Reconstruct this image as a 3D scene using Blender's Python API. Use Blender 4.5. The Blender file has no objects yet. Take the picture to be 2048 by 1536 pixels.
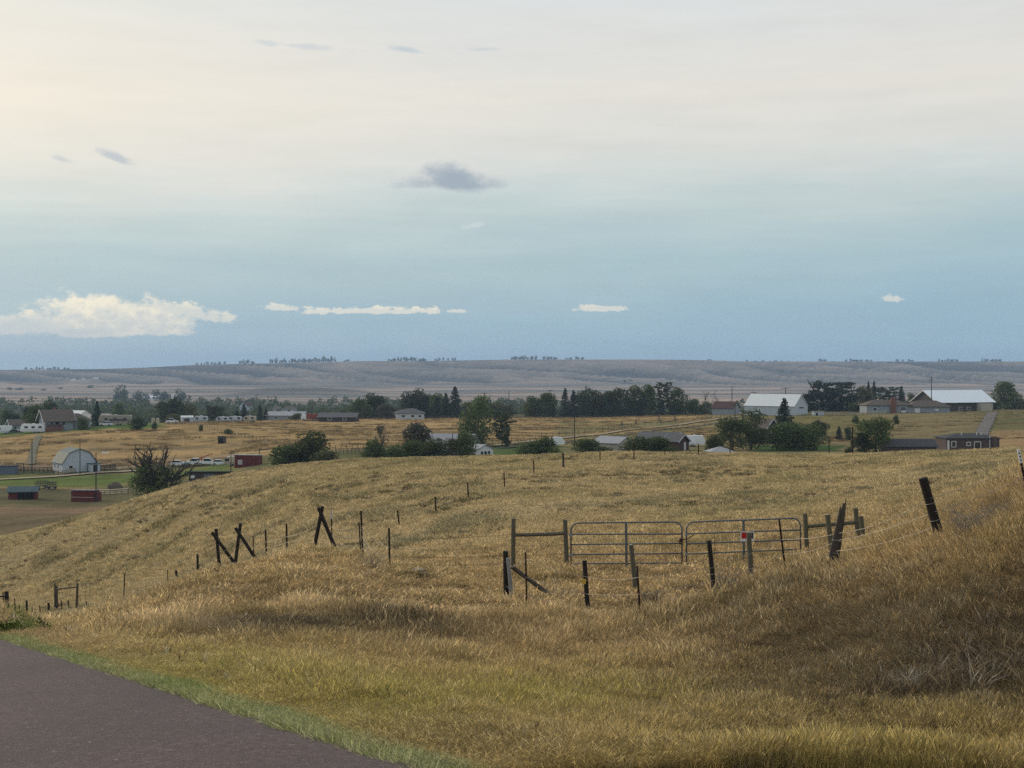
import bpy, math, random
import numpy as np
from mathutils import Vector, Matrix

# ------------------------------------------------------------------ camera, sky, sun, exposure
SC = bpy.context.scene
COL = SC.collection
F, CX, HY = 2800.0, 1024.0, 730.0          # focal length, centre column and horizon row of a 2048 px wide frame
cam_d = bpy.data.cameras.new('camera')
cam = bpy.data.objects.new('camera', cam_d); COL.objects.link(cam)
cam_d.sensor_width = 36.0; cam_d.lens = 36.0 * F / 2048.0
cam_d.shift_y = (HY - 768.0) / 2048.0
cam_d.clip_start = 0.1; cam_d.clip_end = 40000
cam.location = (0, 0, 0); cam.rotation_euler = (math.radians(90), 0, 0)
SC.camera = cam
SC.view_settings.view_transform = 'Standard'; SC.view_settings.look = 'None'
SC.view_settings.gamma = 1.0; SC.view_settings.use_curve_mapping = False
SC.view_settings.exposure = 0.0
SC.render.engine = 'CYCLES'
SC.cycles.max_bounces = 4; SC.cycles.diffuse_bounces = 2; SC.cycles.glossy_bounces = 2
SC.cycles.transmission_bounces = 3; SC.cycles.volume_bounces = 1; SC.cycles.transparent_max_bounces = 6
SC.cycles.use_denoising = False
SC.cycles.sample_clamp_indirect = 4.0
SC.cycles.adaptive_threshold = 0.013

SUN_AZ, SUN_EL = math.radians(-48), math.radians(19)     # azimuth from +Y, negative = towards -X
sun_dir = Vector((math.sin(SUN_AZ) * math.cos(SUN_EL), math.cos(SUN_AZ) * math.cos(SUN_EL), math.sin(SUN_EL)))
sd = bpy.data.lights.new('sun', 'SUN'); sd.energy = 1.9; sd.angle = math.radians(10); sd.color = (1.0, 0.86, 0.68)
so = bpy.data.objects.new('sun', sd); COL.objects.link(so)
so.rotation_euler = (-sun_dir).to_track_quat('-Z', 'Y').to_euler(); so.location = (-40, 40, 60)


class NT:
    """tiny helper to write node trees as expressions"""
    def __init__(s, tree): s.t = tree; s.n = tree.nodes; s.l = tree.links
    def node(s, ty, **kw):
        n = s.n.new(ty)
        for k, v in kw.items(): setattr(n, k, v)
        return n
    def put(s, sock, v):
        if isinstance(v, bpy.types.NodeSocket): s.l.new(v, sock)
        elif v is not None:
            if hasattr(sock, 'default_value') and not isinstance(v, (int, float)) and len(sock.default_value) == 4 and len(v) == 3: v = (*v, 1)
            sock.default_value = v
    def m(s, op, a, b=None, c=None, clamp=False):
        n = s.node('ShaderNodeMath', operation=op, use_clamp=clamp)
        for i, v in enumerate((a, b, c)):
            if v is not None: s.put(n.inputs[i], v)
        return n.outputs[0]
    def mix(s, f, a, b, bt='MIX'):
        n = s.node('ShaderNodeMix', data_type='RGBA', blend_type=bt)
        s.put(n.inputs[0], f); s.put(n.inputs[6], a); s.put(n.inputs[7], b)
        return n.outputs[2]
    def step(s, x, a, b):
        n = s.node('ShaderNodeMapRange', interpolation_type='SMOOTHSTEP')
        s.put(n.inputs[0], x); n.inputs[1].default_value = a; n.inputs[2].default_value = b
        n.inputs[3].default_value = 0; n.inputs[4].default_value = 1
        return n.outputs[0]
    def noise(s, vec, scale, detail=4, rough=0.55, out=0):
        n = s.node('ShaderNodeTexNoise'); s.put(n.inputs['Vector'], vec)
        n.inputs['Scale'].default_value = scale; n.inputs['Detail'].default_value = detail; n.inputs['Roughness'].default_value = rough
        return n.outputs[out]
    def comb(s, x, y, z=0.0):
        n = s.node('ShaderNodeCombineXYZ')
        for i, v in enumerate((x, y, z)): s.put(n.inputs[i], v)
        return n.outputs[0]
    def ramp(s, f, pts):
        n = s.node('ShaderNodeValToRGB'); e = n.color_ramp.elements
        e[0].position = pts[0][0]; e[0].color = (*pts[0][1], 1)
        e[1].position = pts[-1][0]; e[1].color = (*pts[-1][1], 1)
        for p, c in pts[1:-1]:
            q = e.new(p); q.color = (*c, 1)
        s.put(n.inputs[0], f)
        return n.outputs[0]


world = bpy.data.worlds.new('World'); SC.world = world; world.use_nodes = True
w = NT(world.node_tree); w.n.clear()
tc = w.node('ShaderNodeTexCoord'); sep = w.node('ShaderNodeSeparateXYZ'); w.l.new(tc.outputs['Generated'], sep.inputs[0])
dx, dy, dz = sep.outputs
horiz = w.m('SQRT', w.m('ADD', w.m('MULTIPLY', dx, dx), w.m('MULTIPLY', dy, dy)))
elev = w.m('DIVIDE', dz, w.m('MAXIMUM', horiz, 0.02))                # tangent of the elevation
az = w.m('DIVIDE', dx, w.m('MAXIMUM', dy, 0.05))
ahead = w.step(dy, 0.3, 0.6)
sky = w.node('ShaderNodeTexSky', sky_type='NISHITA', sun_disc=False)
sky.sun_elevation = SUN_EL; sky.sun_rotation = SUN_AZ; sky.air_density = 1.0; sky.dust_density = 1.5
nvec = w.comb(w.m('MULTIPLY', az, 3.0), w.m('MULTIPLY', elev, 14.0), 0.3)
sheet_n = w.noise(nvec, 1.6, 5, 0.5)
streak_n = w.noise(w.comb(w.m('MULTIPLY', az, 2.2), w.m('MULTIPLY', elev, 34.0), 1.7), 2.2, 5, 0.55)
e2 = w.m('ADD', elev, w.m('MULTIPLY', w.m('SUBTRACT', sheet_n, 0.5), 0.05))
e2 = w.m('ADD', e2, w.m('MULTIPLY', w.m('SUBTRACT', streak_n, 0.5), 0.034))
e2 = w.m('SUBTRACT', e2, w.m('MULTIPLY', w.m('MULTIPLY', az, ahead), 0.03))
def ev(y): return max(0.0, (HY - y) / F) / 1.0
sheet = w.ramp(e2, [(0.0, (.295, .47, .60)), (ev(640), (.315, .49, .61)), (ev(520), (.415, .56, .615)), (ev(440), (.53, .635, .645)),
                    (ev(370), (.645, .705, .69)), (ev(300), (.755, .75, .705)), (ev(200), (.825, .79, .715)), (ev(110), (.785, .775, .735)),
                    (ev(-10), (.735, .77, .765)), (0.45, (.68, .73, .76)), (1.0, (.64, .70, .76))])
veil = w.m('ADD', 1.0, w.m('MULTIPLY', w.m('SUBTRACT', w.noise(w.comb(w.m('MULTIPLY', az, 4.0), w.m('MULTIPLY', elev, 26.0), 5.2), 3.0, 6, 0.6), 0.5), 0.16))
vs_ = w.node('ShaderNodeVectorMath', operation='SCALE'); w.put(vs_.inputs[0], sheet); w.put(vs_.inputs['Scale'], veil); sheet = vs_.outputs[0]
glow_v = w.node('ShaderNodeVectorMath', operation='DOT_PRODUCT'); w.l.new(tc.outputs['Generated'], glow_v.inputs[0])
glow_v.inputs[1].default_value = sun_dir
glow = w.m('POWER', w.m('MAXIMUM', glow_v.outputs['Value'], 0.0), 7.0)
sheet = w.mix(w.m('MULTIPLY', w.m('MULTIPLY', glow, 0.62), w.step(elev, 0.08, 0.19)), sheet, (1.2, 1.0, .68))


cvec = w.comb(az, w.m('MULTIPLY', elev, 1.5), 0.7)
CLN = [w.m('SUBTRACT', w.noise(cvec, sc_, de, 0.62), 0.5) for sc_, de in ((42.0, 5), (95.0, 4))]   # shared by all the small clouds
def wisp(base, cx, cy, rx, ry_up, ry_dn, nscale, namp, soft, bright, shade, seed, opac=1.0, lean=0.0, shade_at=0.35):
    """one small cloud: an uneven puff of noise about a direction in the sky"""
    u0, v0 = (cx - CX) / F, (HY - cy) / F
    du = w.m('SUBTRACT', az, u0); dv = w.m('SUBTRACT', w.m('SUBTRACT', elev, v0), w.m('MULTIPLY', du, lean))
    nz = CLN[0] if nscale < 65 else CLN[1]
    nx = w.m('DIVIDE', du, rx / F)
    up = w.m('DIVIDE', w.m('MAXIMUM', dv, 0.0), ry_up / F); dn = w.m('DIVIDE', w.m('MINIMUM', dv, 0.0), ry_dn / F)
    r = w.m('SQRT', w.m('ADD', w.m('MULTIPLY', nx, nx), w.m('ADD', w.m('MULTIPLY', up, up), w.m('MULTIPLY', dn, dn))))
    d = w.m('ADD', w.m('SUBTRACT', 1.0, r), w.m('MULTIPLY', nz, namp * 2.0))
    a = w.m('MULTIPLY', w.m('MULTIPLY', w.step(d, 0.0, soft), opac), ahead)
    k = w.step(w.m('ADD', w.m('ADD', w.m('MULTIPLY', dv, 0.5 * F / (ry_up + ry_dn)), w.m('MULTIPLY', CLN[1], 1.2)), w.m('MULTIPLY', d, -0.25)), shade_at - 0.5, shade_at + 0.15)
    return w.mix(a, base, w.mix(k, shade, bright))


cream, greyw, dark = (.93, .87, .72), (.56, .63, .66), (.30, .37, .47)
c = sheet
c = wisp(c, 150, 700, 230, 40, 30, 60, 1.3, 0.9, (.40, .54, .63), (.34, .50, .62), 3.3, 0.55)
c = wisp(c, 640, 705, 120, 60, 25, 60, 1.4, 0.9, (.38, .52, .62), (.33, .50, .62), 8.3, 0.6)
c = wisp(c, 850, 700, 90, 30, 20, 60, 1.3, 0.9, (.40, .54, .63), (.34, .50, .62), 5.1, 0.6)
c = wisp(c, 195, 664, 215, 72, 14, 48, 0.85, 0.32, (.97, .90, .73), (.60, .655, .67), 1.3, 0.95, 0.0, 0.26)
c = wisp(c, 120, 668, 150, 16, 14, 60, 1.2, 0.9, (.50, .59, .64), (.46, .56, .63), 1.3, 0.6, 0.0, 0.5)
c = wisp(c, 50, 656, 90, 30, 20, 70, 1.3, 0.5, cream, (.52, .61, .66), 11.3, 0.9)
c = wisp(c, 390, 628, 95, 18, 12, 80, 1.3, 0.5, cream, (.66, .70, .68), 2.2, 0.95, -0.16)
c = wisp(c, 735, 624, 160, 13, 6, 75, 1.2, 0.35, cream, (.72, .74, .70), 4.1, 0.98)
c = wisp(c, 565, 618, 45, 11, 7, 90, 1.3, 0.5, cream, (.72, .74, .70), 6.4, 0.9, -0.08)
c = wisp(c, 915, 623, 28, 6, 4, 90, 1.2, 0.5, cream, (.72, .74, .70), 9.4, 0.9)
c = wisp(c, 1200, 618, 58, 12, 6, 85, 1.3, 0.4, cream, (.72, .74, .70), 7.7, 0.95)
c = wisp(c, 1790, 603, 26, 10, 7, 90, 1.3, 0.5, cream, (.72, .74, .70), 12.7, 0.85)
c = wisp(c, 1040, 628, 80, 8, 6, 60, 1.3, 0.9, (.40, .54, .63), (.36, .5, .62), 15.1, 0.5)
c = wisp(c, 905, 352, 125, 36, 30, 38, 0.8, 0.4, (.84, .82, .76), (.80, .79, .74), 21.1, 0.8)
c = wisp(c, 830, 372, 70, 22, 9, 70, 1.0, 0.9, (.56, .60, .62), (.50, .55, .60), 14.1, 0.75, 0.0)
c = wisp(c, 912, 367, 126, 50, 20, 40, 0.6, 0.75, (.50, .55, .59), (.33, .40, .48), 14.1, 0.93, -0.05)
c = wisp(c, 228, 330, 42, 14, 11, 60, 1.0, 0.8, (.52, .57, .60), (.45, .51, .57), 16.1, 0.75, -0.35)
c = wisp(c, 122, 338, 30, 9, 7, 60, 1.0, 0.9, (.56, .6, .62), (.5, .56, .6), 17.1, 0.6, -0.2)
c = wisp(c, 590, 98, 150, 9, 9, 40, 1.6, 1.0, (.60, .66, .68), (.58, .64, .67), 18.1, 0.6, -0.05)
c = wisp(c, 815, 103, 48, 10, 8, 60, 1.2, 0.9, (.54, .62, .66), (.52, .6, .65), 19.1, 0.75, -0.15)
c = wisp(c, 960, 99, 60, 7, 6, 60, 1.5, 1.0, (.58, .65, .68), (.56, .63, .67), 20.1, 0.55)
c = wisp(c, 410, 405, 40, 10, 7, 70, 1.4, 0.9, (.72, .76, .74), (.66, .72, .72), 22.1, 0.6)
c = wisp(c, 560, 387, 38, 8, 6, 70, 1.4, 0.9, (.74, .77, .75), (.68, .73, .73), 23.1, 0.7, 0.3)
c = wisp(c, 945, 452, 36, 8, 6, 70, 1.3, 0.9, (.70, .75, .74), (.64, .7, .72), 24.1, 0.7, 0.15)
c = wisp(c, 710, 312, 40, 8, 6, 70, 1.6, 0.9, (.82, .81, .77), (.78, .78, .75), 25.1, 0.7)
skyn = w.node('ShaderNodeVectorMath', operation='SCALE'); w.l.new(sky.outputs[0], skyn.inputs[0]); skyn.inputs['Scale'].default_value = 1.0
tenx = w.node('ShaderNodeVectorMath', operation='SCALE'); w.put(tenx.inputs[0], c); tenx.inputs['Scale'].default_value = 10.0
final = w.mix(0.90, skyn.outputs[0], tenx.outputs[0])          # clear sky seen through high thin cloud
bg = w.node('ShaderNodeBackground'); bg.inputs['Strength'].default_value = 0.1
w.put(bg.inputs['Color'], final)
wo = w.node('ShaderNodeOutputWorld'); w.l.new(bg.outputs[0], wo.inputs[0])

# ------------------------------------------------------------------ noise and terrain shape
RNG = np.random.default_rng(11)
_P = RNG.permutation(512); _P = np.concatenate([_P, _P, _P])
_G = RNG.normal(size=(512, 2)); _G /= np.linalg.norm(_G, axis=1)[:, None]


def perlin(x, y):
    x = np.asarray(x, float); y = np.asarray(y, float)
    xi = np.floor(x).astype(int); yi = np.floor(y).astype(int); xf = x - xi; yf = y - yi
    u = xf * xf * xf * (xf * (xf * 6 - 15) + 10); v = yf * yf * yf * (yf * (yf * 6 - 15) + 10)
    def g(ix, iy, fx, fy):
        k = _P[(_P[ix & 511] + (iy & 511))] & 511
        return _G[k, 0] * fx + _G[k, 1] * fy
    a = g(xi, yi, xf, yf); b = g(xi + 1, yi, xf - 1, yf); c_ = g(xi, yi + 1, xf, yf - 1); d = g(xi + 1, yi + 1, xf - 1, yf - 1)
    return (a + u * (b - a)) * (1 - v) + (c_ + u * (d - c_)) * v


def fbm(x, y, o=4):
    s = 0; a = 1.0
    for i in range(o):
        s = s + a * perlin(x * 2 ** i + 17.3 * i, y * 2 ** i - 9.1 * i); a *= 0.5
    return s


def sstep(x, a, b):
    t = np.clip((x - a) / (b - a), 0, 1); return t * t * (3 - 2 * t)


# road edge: straight, falling away to the left-front
E0 = np.array([-0.497, 8.0]); RT = np.array([-0.4876, 0.8731]); RN = np.array([0.8731, 0.4876]); RZ0, RSL = -2.303, -0.1183
def road_sd(x, y): return (x - E0[0]) * RN[0] + (y - E0[1]) * RN[1]
def road_z(x, y):
    t = (x - E0[0]) * RT[0] + (y - E0[1]) * RT[1]
    return RZ0 + RSL * t

ridge = {-700: 742, 0: 740, 200: 738, 300: 735, 400: 729, 480: 728, 560: 726, 650: 724, 720: 722, 860: 722, 1024: 719, 1300: 719, 1400: 720, 1480: 723, 1800: 723, 2048: 723, 2700: 724}
def flat(D, y, **over):
    return {p: (D, y) for p in (-700, 0, 600, 1200, 1800, 2700)}
LINES = [
    {-700: (8, 1560), 850: (8, 1540), 1100: (9.5, 1540), 1300: (11, 1540), 1500: (12.3, 1540), 1800: (13.3, 1540), 2048: (13.6, 1540), 2700: (13, 1560)},
    {-700: (30, 1240), 0: (20.6, 1277), 200: (15.1, 1337), 400: (11.85, 1398), 600: (9.75, 1459), 850: (8.3, 1528), 1100: (11, 1480), 1300: (12.8, 1470), 1500: (14, 1460), 1800: (15, 1455), 2048: (15, 1450), 2700: (14, 1450)},
    {-700: (40, 1214), 0: (26, 1272), 200: (20, 1305), 400: (17, 1330), 640: (19, 1310), 850: (20, 1310), 1100: (18, 1370), 1300: (17.5, 1385), 1500: (17.5, 1375), 1800: (17.5, 1350), 2048: (17, 1330), 2700: (16, 1300)},
    {-700: (50, 1210), 0: (32, 1268), 200: (27, 1272), 400: (26, 1245), 640: (28, 1230), 850: (30, 1235), 1024: (32, 1225), 1280: (30, 1240), 1430: (28, 1225), 1600: (25.5, 1200), 1700: (24.5, 1180), 1880: (23, 1110), 2048: (22, 1010), 2700: (19, 850)},
    {-700: (60, 1218), 0: (38, 1266), 170: (42, 1236), 300: (46, 1192), 400: (48, 1150), 600: (46, 1102), 700: (44, 1110), 800: (41, 1150), 1024: (39, 1165), 1280: (37, 1180), 1430: (36, 1165), 1600: (34, 1140), 1700: (33, 1110), 1880: (29, 1045), 2048: (26, 958), 2700: (24, 800)},
    {-700: (80, 1228), 0: (75, 1254), 170: (62, 1232), 300: (62, 1190), 400: (60, 1153), 600: (58, 1106), 700: (54, 1110), 800: (50, 1135), 1024: (43, 1135), 1140: (42.5, 1131), 1370: (42.5, 1130), 1600: (42.5, 1112), 1720: (42, 1085), 1880: (42, 1040), 2048: (42, 970), 2700: (42, 850)},
    {-700: (110, 1230), 0: (105, 1238), 170: (105, 1216), 300: (95, 1184), 400: (88, 1145), 600: (80, 1095), 700: (75, 1085), 800: (68, 1090), 1024: (62, 1070), 1200: (60, 1065), 1400: (58, 1055), 1600: (58, 1040), 1800: (58, 1015), 2048: (55, 957), 2700: (55, 850)},
    {-700: (140, 1190), 0: (130, 1175), 170: (125, 1140), 300: (120, 1100), 400: (115, 1060), 600: (110, 1005), 800: (100, 990), 1024: (92, 985), 1400: (88, 980), 1600: (85, 975), 1800: (85, 950), 2048: (80, 925), 2700: (80, 850)},
    {-700: (185, 1120), 0: (172, 1076), 100: (167, 1048), 200: (162, 1021), 300: (156, 986), 370: (152, 965), 470: (148, 946), 600: (145, 927), 700: (142, 919), 900: (138, 912), 1024: (135, 909), 1200: (132, 907), 1600: (130, 905), 2048: (120, 899), 2700: (120, 870)},
    {-700: (205, 1110), 0: (195, 1072), 200: (190, 1038), 400: (190, 990), 600: (185, 958), 900: (180, 938), 1200: (175, 928), 1600: (170, 922), 2048: (160, 910), 2700: (170, 875)},
    {-700: (250, 1060), 0: (240, 1035), 200: (245, 1025), 400: (250, 985), 600: (255, 957), 900: (250, 938), 1200: (250, 928), 1600: (240, 922), 2048: (230, 908), 2700: (230, 880)},
    {-700: (310, 1000), 0: (300, 992), 200: (305, 993), 400: (300, 965), 600: (300, 937), 900: (300, 920), 1200: (300, 915), 1600: (300, 911), 2048: (300, 899), 2700: (300, 880)},
    {-700: (380, 950), 0: (380, 946), 200: (385, 941), 400: (380, 932), 600: (380, 905), 900: (380, 894), 1200: (380, 894), 1600: (370, 890), 1800: (370, 895), 2048: (360, 885), 2700: (360, 870)},
    {-700: (480, 880), 0: (480, 872), 100: (485, 862), 200: (490, 853), 400: (500, 846), 600: (480, 862), 900: (480, 862), 1200: (480, 862), 1600: (480, 848), 1800: (480, 850), 2048: (460, 850), 2700: (460, 840)},
    {-700: (540, 870), 0: (540, 866), 100: (545, 857), 200: (560, 849), 300: (570, 846), 400: (600, 845), 600: (620, 839), 900: (620, 837), 1200: (620, 835), 1600: (640, 826), 1800: (650, 822), 2048: (660, 819), 2700: (660, 815)},
    {-700: (800, 860), 0: (800, 858), 600: (800, 848), 1200: (800, 846), 1600: (800, 838), 2048: (800, 834), 2700: (800, 830)},
    {-700: (1150, 842), 0: (1150, 842), 600: (1150, 838), 1200: (1150, 836), 1800: (1150, 830), 2700: (1150, 825)},
    flat(1700, 808), flat(2200, 798), flat(2800, 786), flat(3300, 775), flat(3700, 768),
    {p: (4050, 752 + 0.5 * (y - 722)) for p, y in ridge.items()},
    {p: (4400, 732 + 0.8 * (y - 722)) for p, y in ridge.items()},
    {p: (4600, y) for p, y in ridge.items()},
    {p: (5600, y + 2.5) for p, y in ridge.items()},
    flat(9500, 740),
]
_GR = np.arange(-700, 2701, 10.0)
def _smooth_line(L):
    xs = np.array(sorted(L)); d = np.interp(_GR, xs, [math.log(L[k][0]) for k in xs]); y = np.interp(_GR, xs, [L[k][1] for k in xs])
    ker = np.hanning(13); ker /= ker.sum()
    sm = lambda a: np.convolve(np.pad(a, 6, mode='edge'), ker, 'valid')
    return sm(d), sm(y)
_LD, _LY = map(np.array, zip(*[_smooth_line(L) for L in LINES]))


def ypix(px, D):
    """row (of the 2048 px frame) at which the natural ground shows, for column px and depth D"""
    px = np.clip(px, -700, 2700); n = px.size
    i = (px + 700) / 10.0; i0 = np.minimum(i.astype(int), len(_GR) - 2); fr = i - i0
    LD = _LD[:, i0] * (1 - fr) + _LD[:, i0 + 1] * fr; LY = _LY[:, i0] * (1 - fr) + _LY[:, i0 + 1] * fr
    h = np.diff(LD, axis=0); dl = np.diff(LY, axis=0) / h
    m = np.zeros_like(LY); a, b = dl[:-1], dl[1:]; same = a * b > 0
    m[1:-1] = np.where(same, 2 * a * b / np.where(same, a + b, 1), 0)
    m[0] = dl[0]; m[-1] = dl[-1]
    q = np.log(np.maximum(D, 0.5)); k = np.clip((q[None, :] >= LD).sum(0) - 1, 0, len(LINES) - 2); r = np.arange(n)
    hh = h[k, r]; t = np.clip((q - LD[k, r]) / hh, 0, 1)
    return ((2 * t**3 - 3 * t**2 + 1) * LY[k, r] + (t**3 - 2 * t**2 + t) * hh * m[k, r] + (-2 * t**3 + 3 * t**2) * LY[k + 1, r] + (t**3 - t**2) * hh * m[k + 1, r])


def folds(x, y):
    warp = 160 * fbm(x / 900, y / 900, 2)
    return warp, 1 - np.abs(2 * fbm((x + 0.75 * y + warp) / 270, (y - warp) / 900, 3))


def ground_raw(x, y):
    x = np.asarray(x, float).ravel(); y = np.asarray(y, float).ravel(); D = np.maximum(y, 7.5)
    px = CX + F * x / D
    z = -(ypix(px, D) - HY) / F * D
    z = z - 0.16 * sstep(D, 12, 22) * (1 - sstep(D, 180, 230))
    z += 0.05 * fbm(x / 2.3, y / 2.3, 3) * sstep(D, 9, 20) * (1 - sstep(D, 120, 200))
    z += 0.35 * fbm(x / 19, y / 19, 3) * sstep(D, 60, 100) * (1 - sstep(D, 150, 200))
    z += 0.5 * fbm(x / 45, y / 45, 3) * sstep(D, 380, 430) * (1 - sstep(D, 520, 600))
    # folds of the far slope and swells of the plain
    hill = sstep(D, 3450, 3900) * (1 - sstep(D, 4400, 4590)); warp, rid = folds(x, y)
    z += hill * (28 * (rid - 0.6) + 9 * fbm((x + .9 * y + warp) / 170, y / 700, 3))
    z += sstep(D, 1500, 2200) * (1 - sstep(D, 3500, 3900)) * (5.0 * fbm(x / 700, y / 260, 3))
    u = (px - 600) / 130.0; v = (D - 2750) / 230.0
    z += 10 * np.exp(-(u * u)**2 - v * v)
    # near the camera and on the road
    s = road_sd(x, y); rz = road_z(x, y)
    shoulder = rz - 0.06 - 0.12 * np.clip(s, 0, 6)
    z = np.where(y < 9, shoulder + (z - shoulder) * sstep(y, 6.5, 9), z)
    wgt = sstep(s, 0.25, 2.6)
    z = (rz - 0.06) * (1 - wgt) + z * wgt
    return z


def ground(x, y): return float(ground_raw(np.array([x]), np.array([y]))[0])
def row(px, D):
    D = np.asarray(D, float); x = (px - CX) / F * D
    return HY - F * ground_raw(x, D) / D
def hit(px, py, dmin, dmax):
    D = np.geomspace(dmin, dmax, 300); return float(D[np.argmin(np.abs(row(px, D) - py))])
def P(px, py, D): return Vector(((px - CX) / F * D, D, -(py - HY) / F * D))
def G(px, D):
    x = (px - CX) / F * D; return Vector((x, D, ground(x, D)))


# ------------------------------------------------------------------ materials
MATS = {}
def mat(name, col, rough=0.8, var=0.18, scale=3.0, metal=0.0, bump=0.0, dark=None, streak=None, spec=0.3):
    if name in MATS: return MATS[name]
    m = bpy.data.materials.new(name); m.use_nodes = True; t = NT(m.node_tree); b = m.node_tree.nodes['Principled BSDF']
    g = t.node('ShaderNodeNewGeometry').outputs['Position'] if streak is None else t.node('ShaderNodeTexCoord').outputs['Object']
    if streak is not None:
        mp = t.node('ShaderNodeMapping'); t.l.new(g, mp.inputs[0]); mp.inputs['Scale'].default_value = streak; g = mp.outputs[0]
    n = t.noise(g, scale, 5, 0.62); n2 = t.noise(g, scale * 7.3, 3, 0.6)
    f = t.m('ADD', t.m('MULTIPLY', n, 0.65), t.m('MULTIPLY', n2, 0.35))
    lo = dark if dark else tuple(x * (1 - 1.6 * var) for x in col); hi = tuple(min(1, x * (1 + 1.3 * var)) for x in col)
    t.put(b.inputs['Base Color'], t.ramp(f, [(0.3, lo), (0.5, col), (0.7, hi)]))
    b.inputs['Roughness'].default_value = rough; b.inputs['Metallic'].default_value = metal
    b.inputs['Specular IOR Level'].default_value = spec
    if bump:
        bn = t.node('ShaderNodeBump'); bn.inputs['Strength'].default_value = bump; t.put(bn.inputs['Height'], f); t.l.new(bn.outputs[0], b.inputs['Normal'])
    MATS[name] = m
    return m


def leafmat(name, lo, hi, transl=0.3):
    m = bpy.data.materials.new(name); m.use_nodes = True; t = NT(m.node_tree); t.n.clear()
    rnd = t.node('ShaderNodeNewGeometry').outputs['Random Per Island']; oi = t.node('ShaderNodeObjectInfo').outputs['Random']
    col = t.mix(rnd, lo, hi)
    hs = t.node('ShaderNodeHueSaturation'); t.put(hs.inputs['Color'], col)
    t.put(hs.inputs['Value'], t.m('ADD', 0.72, t.m('MULTIPLY', oi, 0.56))); t.put(hs.inputs['Hue'], t.m('ADD', 0.485, t.m('MULTIPLY', oi, 0.03)))
    d = t.node('ShaderNodeBsdfDiffuse'); tr = t.node('ShaderNodeBsdfTranslucent'); t.l.new(hs.outputs[0], d.inputs[0]); t.l.new(hs.outputs[0], tr.inputs[0])
    mx = t.node('ShaderNodeMixShader'); mx.inputs[0].default_value = transl; t.l.new(d.outputs[0], mx.inputs[1]); t.l.new(tr.outputs[0], mx.inputs[2])
    o = t.node('ShaderNodeOutputMaterial'); t.l.new(mx.outputs[0], o.inputs[0])
    MATS[name] = m
    return m


leafmat('leaf_green', (.052, .072, .030), (.135, .165, .066), .38); leafmat('leaf_dark', (.034, .050, .030), (.095, .120, .062), .38)
leafmat('leaf_olive', (.085, .098, .045), (.18, .185, .09)); leafmat('leaf_spruce', (.022, .036, .031), (.062, .082, .066), 0.15)
leafmat('leaf_pine', (.034, .046, .028), (.088, .098, .054), 0.2); leafmat('leaf_grey', (.07, .072, .055), (.14, .135, .105))
leafmat('leaf_weed', (.03, .06, .015), (.09, .14, .03))
BARK = mat('bark', (.075, .058, .045), 0.95, 0.3, 6.0); DEADWOOD = mat('dead_branch', (.085, .075, .065), 0.95, 0.3, 6.0)
WOOD_DK = mat('creosote_post', (.022, .018, .015), 0.9, 0.45, 4.0, bump=0.6, streak=(14, 14, 1.2))
WOOD_GN = mat('treated_post', (.105, .098, .068), 0.9, 0.35, 4.0, bump=0.5, streak=(12, 12, 1.0))
WOOD_GY = mat('weathered_wood', (.070, .058, .048), 0.92, 0.5, 4.0, bump=0.9, streak=(16, 16, 1.0))
WOOD_RAIL = mat('rail_wood', (.17, .145, .115), 0.9, 0.3, 5.0)
TPOST = mat('rusty_t_post', (.030, .016, .012), 0.8, 0.4, 8.0)
WIRE = mat('galvanised_wire', (.36, .32, .26), 0.55, 0.2, 5.0, metal=0.3)
WIRE_DK = mat('old_dark_wire', (.07, .055, .045), 0.7, 0.2, 5.0)
GALV = mat('gate_tube', (.12, .135, .155), 0.45, 0.18, 6.0, metal=0.45)
GALV_PALE = mat('pale_metal_post', (.23, .24, .25), 0.6, 0.15, 6.0, metal=0.2)
WHITE = mat('white_paint', (.62, .63, .63), 0.55, 0.07, 2.0); WHITE_VAN = mat('white_gelcoat', (.72, .73, .74), 0.35, 0.05, 2.0)
WHITE_OLD = mat('weathered_white_boards', (.42, .46, .505), 0.8, 0.12, 1.5)
CREAM = mat('cream_sheet_roof', (.26, .26, .215), 0.9, 0.12, 1.0); GREENROOF = mat('green_sheet_roof', (.06, .10, .105), 0.6, 0.15, 1.0)
TAN = mat('tan_siding', (.40, .36, .30), 0.8, 0.08, 1.5); GREYSID = mat('blue_grey_siding', (.25, .28, .31), 0.8, 0.08, 1.5)
BROWNSID = mat('dark_red_siding', (.075, .038, .034), 0.8, 0.2, 1.5); DARKSID = mat('dark_brown_siding', (.055, .045, .042), 0.8, 0.2, 1.5)
BRICK = mat('red_brick', (.17, .075, .055), 0.9, 0.25, 4.0); BRICK_DK = mat('brown_brick', (.085, .062, .06), 0.9, 0.25, 4.0)
SHINGLE = mat('grey_shingles', (.105, .105, .11), 0.9, 0.2, 2.0); SHINGLE_BR = mat('brown_shingles', (.115, .092, .075), 0.9, 0.2, 2.0)
SHINGLE_DK = mat('dark_shingles', (.048, .05, .055), 0.9, 0.2, 2.0); METALROOF = mat('grey_metal_roof', (.30, .30, .32), 0.5, 0.08, 1.0, metal=0.2)
BRIGHTROOF = mat('white_metal_roof', (.74, .78, .82), 0.3, 0.04, 0.6, metal=0.2); PALEROOF = mat('pale_metal_roof', (.62, .64, .63), 0.45, 0.06, 0.6)
REDBARN = mat('red_barn_boards', (.11, .022, .022), 0.85, 0.3, 2.0); BLACK = mat('black_opening', (.008, .008, .009), 0.95, 0.1)
GLASS = mat('window_glass', (.02, .026, .034), 0.12, 0.1, 1.0, spec=0.6); RUBBER = mat('tyre_rubber', (.015, .015, .016), 0.9, 0.1)
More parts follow.
